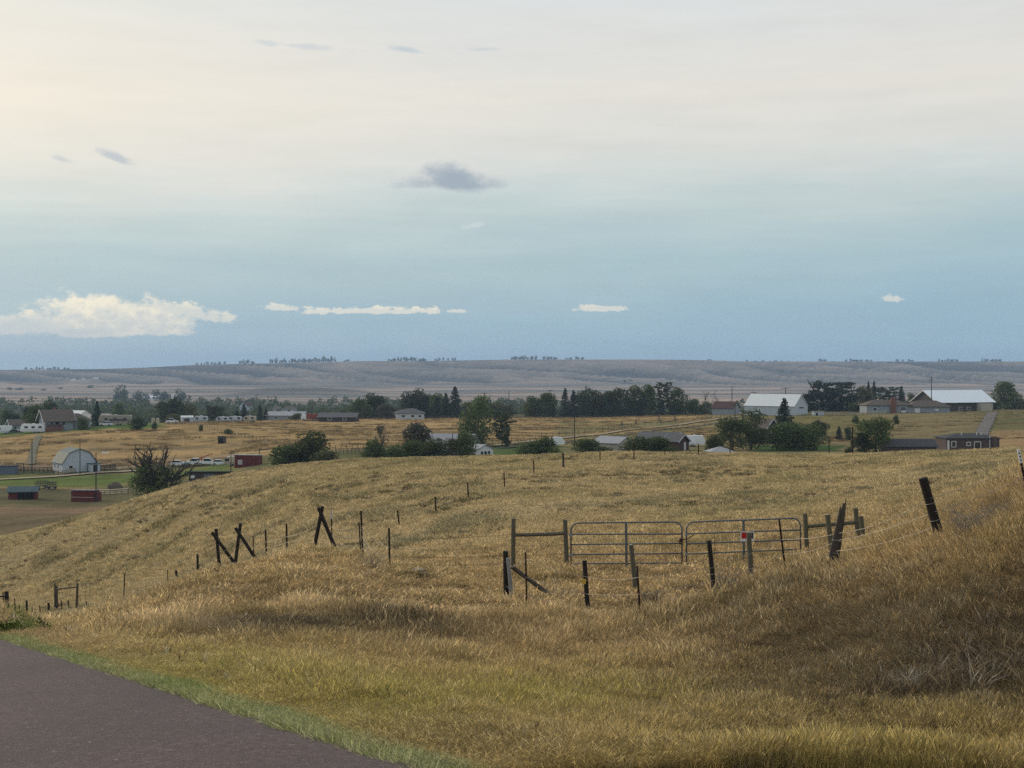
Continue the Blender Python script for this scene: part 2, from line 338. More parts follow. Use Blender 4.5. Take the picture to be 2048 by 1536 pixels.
STEELRIM = mat('wheel_rim', (.35, .36, .37), 0.4, 0.1, metal=0.6); ORANGE = mat('orange_crane_paint', (.30, .085, .03), 0.6, 0.2, 3.0)
RVTAN = mat('tan_coach_paint', (.30, .26, .215), 0.4, 0.08, 1.0); RVBROWN = mat('brown_coach_stripe', (.06, .045, .04), 0.4, 0.1, 1.0)
CARWHITE = mat('white_car_paint', (.66, .68, .70), 0.25, 0.04, 1.0); CARDARK = mat('dark_car_paint', (.04, .045, .05), 0.3, 0.1, 1.0)
TRUCKRED = mat('red_truck_box', (.20, .05, .035), 0.6, 0.2, 1.0); YELLOW = mat('yellow_tag', (.55, .37, .06), 0.7, 0.1)
SIGNRED = mat('sign_red', (.42, .012, .015), 0.5, 0.05); HAYMAT = mat('old_hay', (.11, .085, .06), 1.0, 0.35, 3.0)
POLE = mat('utility_pole_wood', (.038, .032, .029), 0.9, 0.3, 3.0); STONE = mat('tan_stone', (.45, .38, .27), 0.9, 0.2, 3.0)
BLUEPANEL = mat('slate_blue_panel', (.10, .13, .17), 0.6, 0.15, 1.0); CONCRETE = mat('concrete_grey', (.26, .26, .265), 0.9, 0.15, 1.0)
GREENTARP = mat('green_canopy', (.035, .075, .055), 0.8, 0.1)

# ------------------------------------------------------------------ mesh helpers
class MB:
    def __init__(s): s.v = []; s.f = []
    def poly(s, pts):
        i = len(s.v); s.v += [tuple(p) for p in pts]; s.f.append(tuple(range(i, i + len(pts)))); return s
    def box(s, x0, x1, y0, y1, z0, z1):
        i = len(s.v)
        s.v += [(x0, y0, z0), (x1, y0, z0), (x1, y1, z0), (x0, y1, z0), (x0, y0, z1), (x1, y0, z1), (x1, y1, z1), (x0, y1, z1)]
        s.f += [tuple(i + k for k in q) for q in ((0, 3, 2, 1), (4, 5, 6, 7), (0, 1, 5, 4), (1, 2, 6, 5), (2, 3, 7, 6), (3, 0, 4, 7))]
        return s
    def prism(s, prof, y0, y1, taper=0.0):
        """profile in x,z extruded from y0 to y1"""
        n = len(prof); i = len(s.v)
        s.v += [(x, y0, z) for x, z in prof] + [(x, y1, z) for x, z in prof]
        s.f.append(tuple(range(i, i + n))); s.f.append(tuple(range(i + 2 * n - 1, i + n - 1, -1)))
        for k in range(n): s.f.append((i + (k + 1) % n, i + k, i + n + k, i + n + (k + 1) % n))
        return s
    def tube(s, pts, rad, sides=6, cap=True):
        pts = [Vector(p) for p in pts]; n = len(pts); rad = rad if hasattr(rad, '__len__') else [rad] * n
        base = len(s.v); a = None
        for k, p in enumerate(pts):
            t = (pts[min(k + 1, n - 1)] - pts[max(k - 1, 0)]).normalized()
            if a is None:
                a = t.cross(Vector((0, 0, 1)) if abs(t.z) < 0.9 else Vector((1, 0, 0))).normalized()
            else:
                a = (a - t * a.dot(t)).normalized()
            b = t.cross(a)
            for j in range(sides):
                an = 2 * math.pi * j / sides; s.v.append(tuple(p + (a * math.cos(an) + b * math.sin(an)) * rad[k]))
        for k in range(n - 1):
            for j in range(sides):
                q = base + k * sides; s.f.append((q + j, q + (j + 1) % sides, q + sides + (j + 1) % sides, q + sides + j))
        if cap:
            s.f.append(tuple(base + j for j in reversed(range(sides)))); s.f.append(tuple(base + (n - 1) * sides + j for j in range(sides)))
        return s
    def mesh(s, name, m, off=None):
        me = bpy.data.meshes.new(name); v = s.v
        if off is not None: v = [(a - off[0], b - off[1], c_ - off[2]) for a, b, c_ in v]
        me.from_pydata(v, [], s.f); me.materials.append(m if not isinstance(m, str) else MATS[m]); me.update()
        return me
    def build(s, name, m, parent=None, off=None, smooth=False):
        """off: world position taken as the local origin (for parts written in world space)"""
        me = s.mesh(name, m, off)
        if smooth: me.shade_smooth()
        o = bpy.data.objects.new(name, me); COL.objects.link(o)
        if parent is not None: o.parent = parent
        elif off is not None: o.location = off
        return o


def tag(o, label=None, cat=None, group=None, kind=None):
    if label: o['label'] = label
    if cat: o['category'] = cat
    if group: o['group'] = group
    if kind: o['kind'] = kind
    return o
def thing(name, loc, label, cat, group=None, rz=0.0):
    o = bpy.data.objects.new(name, None); COL.objects.link(o); o.empty_display_size = 0.1
    o.location = loc; o.rotation_euler = (0, 0, rz)
    return tag(o, label, cat, group)
def part(name, me, parent, loc=None, scale=None):
    o = bpy.data.objects.new(name, me); COL.objects.link(o); o.parent = parent
    if loc is not None: o.location = loc
    if scale is not None: o.scale = scale
    return o
def quads(name, Q, m):
    """Q: n,4,3 array -> mesh of loose quads"""
    n = len(Q); me = bpy.data.meshes.new(name); me.vertices.add(n * 4); me.vertices.foreach_set('co', np.ascontiguousarray(Q, dtype=np.float32).ravel())
    me.loops.add(n * 4); me.loops.foreach_set('vertex_index', np.arange(n * 4, dtype=np.int32)); me.polygons.add(n)
    me.polygons.foreach_set('loop_start', np.arange(0, n * 4, 4, dtype=np.int32)); me.polygons.foreach_set('loop_total', np.full(n, 4, dtype=np.int32))
    me.materials.append(m); me.update(calc_edges=True); return me

# ------------------------------------------------------------------ ground sheet
rows = [*np.arange(-26, 6, 1.0)]
def ext(a, b, k):
    n = int(math.ceil(math.log(b / a) / math.log(1 + k))); rows.extend(np.geomspace(a, b, n, endpoint=False))
ext(6, 60, .012); ext(60, 200, .013); ext(200, 680, .007); ext(680, 1700, .02); ext(1700, 4700, .007); ext(4700, 9500, .06); rows.append(9500)
YY = np.array(rows); SS = np.arange(-0.62, 0.6201, 0.0025)
gx = (SS[None, :] * (YY[:, None] + 30)); gy = np.repeat(YY[:, None], len(SS), 1)
gz = np.concatenate([ground_raw(a, b) for a, b in zip(np.array_split(gx.ravel(), 12), np.array_split(gy.ravel(), 12))])
gX, gY = gx.ravel(), gy.ravel(); gD = np.maximum(gY, 7.5); gP = CX + F * gX / gD; gR = HY - F * gz / gD


def cover(px, py, D, x, y):
    """land cover: bare colour of what grows or lies on the ground, plus painted fold shading on the far slope"""
    n = px.size; n1 = fbm(x / 30, y / 30, 4); n2 = fbm(x / 7 + 40, y / 7, 3); n3 = fbm(x / 160, y / 60, 4)
    C = np.tile(np.array([.17, .125, .062]), (n, 1))
    def lay(mask, col):
        nonlocal C; C = C * (1 - mask[:, None]) + np.array(col) * mask[:, None]
    def box(a, b, c_, d, sp=12, sd=8):   # soft box in column and depth, edges made uneven
        q = px + 25 * n1; e = D * (1 + 0.02 * n2)
        return sstep(q, a - sp, a + sp) * (1 - sstep(q, b - sp, b + sp)) * sstep(e, c_ - sd, c_ + sd) * (1 - sstep(e, d - sd, d + sd))
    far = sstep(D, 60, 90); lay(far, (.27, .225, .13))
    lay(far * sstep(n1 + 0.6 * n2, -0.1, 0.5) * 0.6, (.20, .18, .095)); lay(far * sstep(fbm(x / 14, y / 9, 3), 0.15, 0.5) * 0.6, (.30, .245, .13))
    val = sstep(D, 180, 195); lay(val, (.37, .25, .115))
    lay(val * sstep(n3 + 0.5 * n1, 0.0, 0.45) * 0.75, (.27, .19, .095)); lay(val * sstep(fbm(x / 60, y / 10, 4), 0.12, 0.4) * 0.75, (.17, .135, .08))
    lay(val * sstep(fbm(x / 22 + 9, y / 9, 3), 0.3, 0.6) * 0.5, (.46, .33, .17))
    lay(box(-800, 380, 190, 275), (.16, .125, .075)); lay(box(-800, 380, 246, 268, 12, 4), (.215, .15, .095)); lay(box(-800, 480, 272, 328), (.125, .112, .062))
    lay(box(-800, 470, 334, 372, 12, 5), (.125, .155, .05)); lay(box(-800, 480, 374, 388, 12, 4), (.075, .085, .045)); lay(box(-800, 480, 388, 402, 12, 5), (.27, .20, .13))
    lay(box(-800, 330, 474, 590, 14, 7), (.095, .135, .045)); lay(box(120, 320, 500, 560, 14, 7) * 0.6, (.15, .165, .06))
    lay(box(480, 1420, 190, 385, 20, 10), (.13, .125, .06)); lay(box(940, 1120, 300, 410, 14, 8), (.09, .12, .045))
    lay(box(1120, 1460, 330, 560, 20, 14) * sstep(n1, -.5, .2), (.20, .175, .085))
    lay(box(1420, 2800, 190, 640, 30, 10), (.205, .165, .085)); lay(box(1440, 1740, 420, 640, 30, 14) * 0.8, (.17, .155, .065))
    lay(box(1960, 2800, 260, 420, 20, 20) * 0.8, (.33, .215, .11)); lay(box(1500, 1690, 330, 372, 20, 8), (.055, .09, .03)); lay(box(1960, 2800, 430, 600, 16, 12) * 0.8, (.13, .125, .055))
    lay(sstep(D, 640, 700), (.07, .075, .045))
    pl = sstep(D, 1550, 1800); st = fbm(x / 900, y / 110, 4) + 0.5 * fbm(x / 260 + 5, y / 60, 3)
    lay(pl, (.25, .205, .165)); lay(pl * sstep(st, 0.0, 0.25), (.40, .295, .23)); lay(pl * sstep(-st, 0.02, 0.28), (.15, .15, .135))
    sl = sstep(D, 3500, 3800); lay(sl * 0.8, (.16, .142, .12)); lay(sl * sstep(fbm(x / 900 + 2, y / 130, 3), 0.0, 0.35) * 0.8, (.24, .20, .165))
    rid = folds(x, y)[1]; lay(sl * (1 - sstep(rid, .4, .72)) * 0.9, (.05, .053, .052)); lay(sl * sstep(rid, .82, .97) * .7, (.31, .255, .21)); lay(sl * sstep(fbm(x / 700 + 3, y / 90, 3), 0.12, 0.4) * 0.6, (.095, .095, .09))  # darker gullies and paler crests: fold shading painted into the far slope's colour
    lay(np.exp(-(((px - 600) / 135.0)**2)**2 - ((D - 2680) / 120.0)**2) * 0.85, (.075, .078, .07))
    return C


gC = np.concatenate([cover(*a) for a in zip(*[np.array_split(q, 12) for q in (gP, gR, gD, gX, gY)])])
nr, nc = len(YY), len(SS)
idx = np.arange(nr * nc).reshape(nr, nc)
faces = np.stack([idx[:-1, :-1], idx[:-1, 1:], idx[1:, 1:], idx[1:, :-1]], -1).reshape(-1, 4)
gm = bpy.data.meshes.new('ground'); gm.vertices.add(nr * nc); gm.vertices.foreach_set('co', np.stack([gX, gY, gz], 1).astype(np.float32).ravel())
gm.loops.add(faces.size); gm.loops.foreach_set('vertex_index', faces.ravel().astype(np.int32)); gm.polygons.add(len(faces))
gm.polygons.foreach_set('loop_start', np.arange(0, faces.size, 4, dtype=np.int32)); gm.polygons.foreach_set('loop_total', np.full(len(faces), 4, dtype=np.int32))
gm.update(calc_edges=True)
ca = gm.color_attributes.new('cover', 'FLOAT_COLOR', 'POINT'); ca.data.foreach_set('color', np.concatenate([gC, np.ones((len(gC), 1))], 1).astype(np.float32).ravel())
gm.shade_smooth()
m = bpy.data.materials.new('dry_land'); m.use_nodes = True; t = NT(m.node_tree); b = m.node_tree.nodes['Principled BSDF']
att = t.node('ShaderNodeVertexColor', layer_name='cover').outputs[0]; pos = t.node('ShaderNodeNewGeometry').outputs['Position']
na = t.noise(pos, 0.11, 6, 0.65); nb = t.noise(pos, 1.7, 3, 0.6); ncn = t.noise(pos, 9.0, 3, 0.6)
f = t.m('ADD', t.m('ADD', t.m('MULTIPLY', na, 0.9), t.m('MULTIPLY', nb, 0.7)), t.m('MULTIPLY', ncn, 0.4))
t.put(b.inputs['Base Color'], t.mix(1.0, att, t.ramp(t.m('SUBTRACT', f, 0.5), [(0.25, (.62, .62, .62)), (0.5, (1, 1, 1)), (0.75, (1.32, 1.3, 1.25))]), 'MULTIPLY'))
b.inputs['Roughness'].default_value = 1.0; b.inputs['Specular IOR Level'].default_value = 0.0
bn = t.node('ShaderNodeBump'); bn.inputs['Strength'].default_value = 0.5; bn.inputs['Distance'].default_value = 0.15; t.put(bn.inputs['Height'], f); t.l.new(bn.outputs[0], b.inputs['Normal'])
gm.materials.append(m)
go = bpy.data.objects.new('ground', gm); COL.objects.link(go); tag(go, kind='structure', label='rolling dry grassland falling to a valley and rising to a far ridge')

# ------------------------------------------------------------------ roads
m = bpy.data.materials.new('red_brown_asphalt'); m.use_nodes = True; t = NT(m.node_tree); b = m.node_tree.nodes['Principled BSDF']
pos = t.node('ShaderNodeNewGeometry').outputs['Position']
fine = t.noise(pos, 90.0, 3, 0.7); mid = t.noise(pos, 14.0, 4, 0.6); big = t.noise(pos, 0.5, 4, 0.6)
vor = t.node('ShaderNodeTexVoronoi'); t.put(vor.inputs['Vector'], pos); vor.inputs['Scale'].default_value = 55.0
base = t.ramp(t.m('ADD', t.m('MULTIPLY', fine, 0.6), t.m('MULTIPLY', mid, 0.4)), [(0.3, (.040, .028, .028)), (0.5, (.094, .067, .066)), (0.72, (.18, .137, .135))])
base = t.mix(t.m('MULTIPLY', t.step(big, 0.42, 0.62), 0.5), base, (.062, .050, .050))
base = t.mix(t.m('MULTIPLY', t.step(t.noise(pos, 30.0, 1, 0.5), 0.66, 0.74), 0.7), base, (.26, .22, .215))
base = t.mix(t.m('MULTIPLY', t.step(t.noise(pos, 22.0, 2, 0.5), 0.63, 0.70), 0.7), base, (.035, .028, .03))
t.put(b.inputs['Base Color'], base); b.inputs['Roughness'].default_value = 0.85; b.inputs['Specular IOR Level'].default_value = 0.25
bn = t.node('ShaderNodeBump'); bn.inputs['Strength'].default_value = 0.6; bn.inputs['Distance'].default_value = 0.012
t.put(bn.inputs['Height'], t.m('ADD', fine, vor.outputs[0])); t.l.new(bn.outputs[0], b.inputs['Normal'])
tt = np.concatenate([np.arange(-30, 40, 0.15), np.arange(40, 170, 1.0)]); wob = 0.05 + 0.13 * fbm(tt / 0.7, tt * 0 + 3, 5) + 0.12 * fbm(tt / 9, tt * 0 + 8, 2)
rv, rf = [], []
for i, a in enumerate(tt):
    for k, s in enumerate((float(wob[i]), -0.25, -2.0, -4.0, -7.4)):
        x, y = E0 + RT * a + RN * s; z = RZ0 + RSL * a - (0.035 if k == 0 else 0.0) + 0.008 * (k in (2, 3))
        rv.append((x, y, z))
for i in range(len(tt) - 1):
    for k in range(4): rf.append((i * 5 + k, (i + 1) * 5 + k, (i + 1) * 5 + k + 1, i * 5 + k + 1))
rm = bpy.data.meshes.new('road'); rm.from_pydata(rv, [], rf); rm.materials.append(m); rm.shade_smooth()
ro = bpy.data.objects.new('road', rm); COL.objects.link(ro); tag(ro, kind='structure', label='red-brown asphalt road with a ragged grassy edge')
# a thin skirt below the road edge keeps it from floating over the shoulder
def strip(name, pts, width, mt, lift=0.12, label=None, sub=24):
    """a track draped over the ground; pts are (column, row, dmin, dmax)"""
    W = []
    for q in pts: D = hit(*q); W.append(Vector(((q[0] - CX) / F * D, D)))
    dense = []
    for a, b_ in zip(W[:-1], W[1:]): dense += [a.lerp(b_, k / sub) for k in range(sub)]
    dense.append(W[-1]); mb = MB(); L = []
    for i, p in enumerate(dense):
        d = (dense[min(i + 1, len(dense) - 1)] - dense[max(i - 1, 0)]).normalized(); nrm = Vector((-d.y, d.x))
        ww = width * (1 + 0.12 * math.sin(i * 0.9) + 0.08 * math.sin(i * 2.3))
        L.append([p + nrm * ww * k for k in (-0.5, -0.17, 0.17, 0.5)])
    for i, qs in enumerate(L):
        for q in qs: mb.v.append((q.x, q.y, ground(q.x, q.y) + lift))
        if i:
            for k in range(3): mb.f.append(((i - 1) * 4 + k, (i - 1) * 4 + k + 1, i * 4 + k + 1, i * 4 + k))
    o = mb.build(name, mt); tag(o, kind='structure', label=label); return o
GRAVEL = mat('gravel', (.12, .108, .098), 0.95, 0.2, 0.6); DIRT = mat('pale_dirt', (.33, .26, .18), 0.95, 0.2, 0.3); BANKGRASS = mat('dark_bank_grass', (.075, .08, .04), 1.0, 0.3, 0.3)
PALEGRASS = mat('mown_pale_grass', (.24, .20, .105), 1.0, 0.2, 0.3)
strip('driveway', [(1958, 880, 330, 480), (1966, 862, 380, 520), (1975, 845, 430, 600), (1985, 826, 500, 660)], 4.0, GRAVEL, 0.25, 'grey gravel drive climbing to the big barn')
strip('field_road', [(985, 893, 360, 420), (1100, 880, 380, 470), (1250, 862, 430, 520), (1380, 847, 470, 580), (1480, 834, 520, 640)], 2.2, DIRT, 0.35, 'pale lane running up beside the field fence')
strip('grass_bank', [(1000, 897, 350, 415), (1120, 886, 370, 440), (1270, 868, 420, 490), (1400, 852, 450, 550), (1490, 839, 500, 610)], 3.0, BANKGRASS, 0.2, 'dark grass strip along the lane')
strip('farm_track', [(62, 930, 380, 420), (66, 905, 400, 450), (72, 885, 430, 480), (80, 872, 440, 490)], 2.0, mat('track_weeds', (.12, .115, .075), 1.0, 0.25, 0.5), 0.3, 'weedy track running up to the house lawn')
strip('dirt_lane', [(-30, 962, 330, 390), (100, 955, 345, 400), (200, 946, 350, 400), (330, 940, 360, 400)], 3.0, DIRT, 0.3, 'pale dirt lane below the white barn')
# ------------------------------------------------------------------ buildings
def prism_x(mb, prof, x0, x1):
    n = len(prof); i = len(mb.v)
    mb.v += [(x0, y, z) for y, z in prof] + [(x1, y, z) for y, z in prof]
    mb.f.append(tuple(range(i + n - 1, i - 1, -1))); mb.f.append(tuple(range(i + n, i + 2 * n)))
    for k in range(n): mb.f.append((i + k, i + (k + 1) % n, i + n + (k + 1) % n, i + n + k))
    return mb


def building(name, label, cat, px, py, D, rot, L, W, h, r, wallm, roofm, roof='gable', over=0.4, wins=(), doors=(), trim=None, group=None):
    """ridge along local x; sides F(-y) B(+y) L(-x) R(+x); openings are (side, along, sill, width, height[, material])"""
    if isinstance(D, tuple): D = hit(px, py, *D)
    root = thing(name, G(px, D), label, cat, group, math.radians(rot))
    wb = MB(); rb = MB(); a = W / 2; sl = r / a if a else 0; th = 0.16
    if roof == 'gable':
        prism_x(wb, [(-a, -1.5), (a, -1.5), (a, h), (0, h + r), (-a, h)], -L / 2, L / 2)
        for s in (-1, 1): prism_x(rb, [(s * (a + over), h - over * sl + 0.02), (0, h + r + 0.02), (0, h + r + th + .04), (s * (a + over), h - over * sl + th)], -L / 2 - over, L / 2 + over)
    elif roof == 'gambrel':
        prism_x(wb, [(-a, -1.5), (a, -1.5), (a, h), (a * .64, h + .68 * r), (0, h + r), (-a * .64, h + .68 * r), (-a, h)], -L / 2, L / 2)
        for s in (-1, 1):
            prism_x(rb, [(s * a * .64, h + .68 * r + .02), (0, h + r + .02), (0, h + r + .2), (s * a * .66, h + .68 * r + .18)], -L / 2 - .3, L / 2 + .3)
    elif roof == 'shed':
        prism_x(wb, [(-a, -1.5), (a, -1.5), (a, h), (-a, h + r)], -L / 2, L / 2)
        prism_x(rb, [(-a - over, h + r + over * r / W + .02), (a + over, h - over * r / W + .02), (a + over, h - over * r / W + .18), (-a - over, h + r + over * r / W + .18)], -L / 2 - over, L / 2 + over)
    else:  # hip
        wb.box(-L / 2, L / 2, -a, a, -1.5, h); e = over; x = L / 2 + e; y = a + e; k = max(L / 2 - a, 0.2); z0 = h - 0.05; z1 = h + r
        lo = [(-x, -y, z0), (x, -y, z0), (x, y, z0), (-x, y, z0)]; hi = [(v[0], v[1], z0 + .14) for v in lo]
        rb.poly(lo[::-1])
        for i in range(4): rb.poly([lo[i], lo[(i + 1) % 4], hi[(i + 1) % 4], hi[i]])
        rb.poly([hi[0], hi[1], (k, 0, z1), (-k, 0, z1)]); rb.poly([hi[2], hi[3], (-k, 0, z1), (k, 0, z1)])
        rb.poly([hi[1], hi[2], (k, 0, z1)]); rb.poly([hi[3], hi[0], (-k, 0, z1)])
    wb.build('wall', wallm, root); ro_ = rb.build('roof', roofm, root)
    if roof == 'gambrel':
        for s in (-1, 1):
            lb = MB(); prism_x(lb, [(s * (a + .25), h - .45), (s * a * .64, h + .68 * r + .02), (s * a * .66, h + .68 * r + .18), (s * (a + .4), h - .3)], -L / 2 - .3, L / 2 + .3)
            lb.build('lower_roof', CREAM if s < 0 else roofm, root)
    if trim is not None and roof in ('gable',):
        for ex in (-1, 1):
            tb = MB()
            for s in (-1, 1):
                x0 = ex * (L / 2 + over) ; prism_x(tb, [(s * (a + over + .05), h - over * sl - .14), (0, h + r - .12), (0, h + r + .24), (s * (a + over + .05), h - over * sl + .22)], min(x0, x0 + ex * .06), max(x0, x0 + ex * .06))
            tb.build('fascia', trim, root)
    def opening(nm, side, u, z, w_, h_, m_, frame):
        d = 0.05
        def bx(mb, g, o0, o1):
            if side == 'F': mb.box(u - w_ / 2 - g, u + w_ / 2 + g, -a - o1, -a - o0, z - g, z + h_ + g)
            elif side == 'B': mb.box(u - w_ / 2 - g, u + w_ / 2 + g, a + o0, a + o1, z - g, z + h_ + g)
            elif side == 'L': mb.box(-L / 2 - o1, -L / 2 - o0, u - w_ / 2 - g, u + w_ / 2 + g, z - g, z + h_ + g)
            else: mb.box(L / 2 + o0, L / 2 + o1, u - w_ / 2 - g, u + w_ / 2 + g, z - g, z + h_ + g)
            return mb
        if frame:
            fr = bx(MB(), 0.14, -.05, 0.05).build(nm, WHITE, root); bx(MB(), -0.02, 0.0, 0.075).build('pane', m_, fr)
        else: bx(MB(), 0.0, -.05, 0.06).build(nm, m_, root)
    for q in wins: opening('window', *q[:5], q[5] if len(q) > 5 else GLASS, True)
    for q in doors: opening('door', *q[:5], q[5] if len(q) > 5 else WHITE, False)
    return root


def addbox(root, name, m_, *b6): return MB().box(*b6).build(name, m_, root)


# --- the farmyard with the gambrel barn
b = building('gambrel_barn', 'white gambrel barn with cream lower roof in the farmyard', 'barn', 149, 941, (370, 410), -55, 8.8, 9.2, 2.6, 3.5, WHITE_OLD, GREENROOF, 'gambrel',
             wins=[('R', -2.4, .9, 1.0, .8), ('F', -2.5, .9, .7, 1.0), ('F', 0.4, .9, .7, 1.0)], doors=[('R', 2.6, 0, 1.0, 2.1, BLACK)])
lean = MB(); lean.box(4.5, 6.8, 2.2, 4.9, -1.2, 2.1); lean.build('lean_to', WHITE_OLD, b); MB().box(4.45, 7.1, 2.0, 5.1, 2.1, 2.25).build('lean_to_roof', GREENROOF, b)
MB().box(6.8, 6.86, 3.0, 4.1, 0, 1.8).build('lean_to_door', BLACK, b)
building('red_shed', 'dark red open-fronted run-in shed with green metal roof', 'shed', 47, 998, (270, 320), 14, 5.6, 3.6, 1.7, 0.8, REDBARN, GREENROOF, 'gable', 0.35, doors=[('F', .6, 0.1, 3.2, 1.5, BLACK)])
b = building('red_box_shed', 'low dark red shed with flat roof beside the tall lamp pole', 'shed', 171, 1003, (270, 320), -6, 4.9, 2.8, 2.15, 0.2, REDBARN, METALROOF, 'shed', 0.15)
MB().box(-2.46, 2.46, -1.44, -1.403, .95, 1.05).build('pale_band', STONE, b); addbox(b, 'end_panel', REDBARN, 2.5, 3.0, -1.2, 1.0, -1, 1.9)
building('dark_lean_to', 'long dark slate shed at the edge of the farmyard', 'shed', 4, 948, (350, 400), 4, 7.5, 4, 2.0, 0.2, BLUEPANEL, SHINGLE_DK, 'shed', 0.2)
b = building('low_stable', 'low black-roofed stable with slate blue door panel', 'stable', 420, 963, (275, 320), 3, 8.2, 4, 1.9, 0.25, DARKSID, SHINGLE_DK, 'shed', 0.4, doors=[('F', .2, 0, 2.2, 1.7, BLUEPANEL), ('F', -3.3, 0.9, .8, .6, WHITE), ('F', 2.4, 0, 1.6, 1.7, BLACK)])
b = building('red_loading_shed', 'dark red shed with white crossed door', 'shed', 497, 932, (330, 400), -10, 6.0, 3.4, 2.6, 0.2, REDBARN, PALEROOF, 'shed', 0.1)
dr = MB().box(-2.1, -1.0, -1.78, -1.703, .5, 1.6).build('door', WHITE, b); MB().tube([(-2.0, -1.8, .6), (-1.1, -1.8, 1.5)], .06, 4).tube([(-2.0, -1.8, 1.5), (-1.1, -1.8, .6)], .06, 4).build('cross_brace', REDBARN, dr)
b = building('loafing_shed', 'tiny dark three-sided loafing shed alone in the golden field', 'shed', 444, 886, (405, 460), -8, 2.0, 2.0, 1.7, 0.3, DARKSID, SHINGLE_DK, 'shed', 0.15, doors=[('F', 0, .1, 1.5, 1.2, BLACK)])
# --- houses on the left rise
b = chalet = building('chalet_house', 'brown-roofed house with tall glazed white-trimmed gable above the trailer', 'house', 112, 861, (470, 510), 33, 9.5, 8.0, 3.9, 3.2, GREYSID, SHINGLE_BR, 'gable', 0.9, trim=WHITE,
             wins=[('L', -1.6, 2.2, 1.1, 1.3), ('L', 0, 2.2, 1.1, 1.3), ('L', 1.6, 2.2, 1.1, 1.3), ('L', -0.8, 4.1, 1.1, 1.3), ('L', .8, 4.1, 1.1, 1.3), ('F', -2.5, 2.0, 1.1, 1.2), ('F', 1.5, 2.0, 1.4, 1.2)], doors=[('F', -.6, 1.9, 1.0, 2.0, BLACK)])
MB().box(-4.6, 1.0, -5.6, -4.03, 1.3, 1.5).build('deck', WOOD_RAIL, b); MB().box(-4.6, 1.0, -5.6, -5.5, 1.5, 2.4).build('deck_railing', BROWNSID, b); MB().box(-4.6, 1.0, -5.5, -4.05, -1, 1.28).build('basement_wall', BRICK, b)
MB().box(-.5, .3, .4, 1.2, 6.0, 8.0).build('chimney', BRICK, b)
wing = building('house_wing', 'lower pale grey wing with brown hip roof joined to the chalet', 'house', 153, 857, (480, 520), 8, 8.5, 7, 3.0, 2.3, GREYSID, SHINGLE_BR, 'hip', 0.5, wins=[('F', -1.5, 1.2, 1.2, 1.2), ('F', 2.0, 1.2, 1.2, 1.2)])
building('grey_garage', 'small pale grey garage with white gable trim beside the trees', 'garage', 36, 857, (470, 540), 30, 7.0, 5.6, 2.9, 1.7, GREYSID, SHINGLE_BR, 'gable', 0.5, trim=WHITE, wins=[('F', 1.0, 1.1, .8, .8)], doors=[('F', -1.6, 0, .9, 2.0, BLACK)])
building('white_workshop', 'white workshop with rounded pale roof behind the chalet', 'building', 156, 850, 640, -28, 9, 7.5, 5.5, 1.8, WHITE, PALEROOF, 'gable', 0.2)
building('white_cabin', 'small white cabin behind the motorhome', 'building', 213, 845, 640, -12, 4.0, 3, 4.8, .5, WHITE, PALEROOF, 'shed', 0.2, wins=[('F', .8, 3.2, 1.0, .7)])
building('cream_kiosk', 'tiny pale shed with dark door beside the white campers', 'shed', 374, 845, (520, 600), 18, 4.4, 3.4, 2.0, .5, WHITE_OLD, PALEROOF, 'gable', 0.2, doors=[('F', -.2, 0, 2.0, 1.6, DARKSID)])
building('long_shop', 'long low shop with pale grey metal roof along the field', 'building', 575, 840, (560, 660), -8, 17, 9, 2.2, 1.5, GREYSID, METALROOF, 'gable', 0.5, wins=[('F', -4, .8, 1.5, .8), ('F', 2, .8, 1.5, .8)])
building('ranch_house', 'low ranch house with dark green-brown roof and porch posts', 'house', 678, 843, (560, 660), -4, 15, 8, 2.0, 1.4, DARKSID, SHINGLE, 'gable', 0.7, wins=[('F', -3, .8, 1.4, .8), ('F', 3, .8, 1.4, .8)])
building('hip_roof_bungalow', 'pale bungalow with greenish hip roof under the dark trees', 'house', 820, 838, (560, 680), 6, 12, 9, 2.6, 2.0, WHITE_OLD, SHINGLE, 'hip', 0.6, wins=[('F', -3, .9, 1.4, 1.0), ('F', 1, .9, 1.4, 1.0), ('F', 4, .9, 1.2, 1.0)])
building('far_red_roof_house', 'small dark-gabled house among the river trees', 'house', 493, 812, 1300, 60, 9, 9, 9, 4, WHITE_OLD, BROWNSID, 'gable', 0.6)
# --- houses behind the hill crest
building('grey_roof_house', 'long pale house with lavender grey roof half hidden by shrubs', 'house', 902, 905, 330, -14, 11, 7, 3.0, 1.9, WHITE_OLD, METALROOF, 'gable', 0.5, wins=[('F', -2, 1, 1.2, 1.0), ('F', 2, 1, 1.2, 1.0)])
building('white_annex', 'white annex with gridded windows at the end of the shrubs', 'building', 956, 914, 310, -48, 5, 4.6, 2.0, .9, WHITE, METALROOF, 'gable', 0.2, wins=[('R', -1.0, .4, .7, 1.2), ('R', 0, .4, .7, 1.2), ('R', 1.0, .4, .7, 1.2)])
building('tan_garage', 'tan garage with grey metal roof and white roller door', 'garage', 1227, 908, 310, -40, 6.8, 5.6, 3.0, 1.2, TAN, METALROOF, 'gable', 0.3, doors=[('R', .2, 0, 2.9, 2.4, WHITE)])
b = redhouse = building('red_brown_house', 'dark red-brown house with grey roof and white door', 'house', 1322, 900, (330, 420), -36, 10, 6.5, 2.6, 1.8, BROWNSID, SHINGLE, 'gable', 0.6, trim=WHITE_OLD, wins=[('F', -2, 1, 1.2, 1.0)], doors=[('R', 1.0, 0, 1.0, 2.2, WHITE)])
b2_ = building('house_porch_gable', 'lower front gable with grey roof on the red-brown house', 'house', 1353, 901, (320, 400), -36, 4, 5.5, 2.4, 1.5, BROWNSID, SHINGLE, 'gable', 0.4, trim=WHITE_OLD, doors=[('R', .6, 0, .95, 2.1, WHITE)])
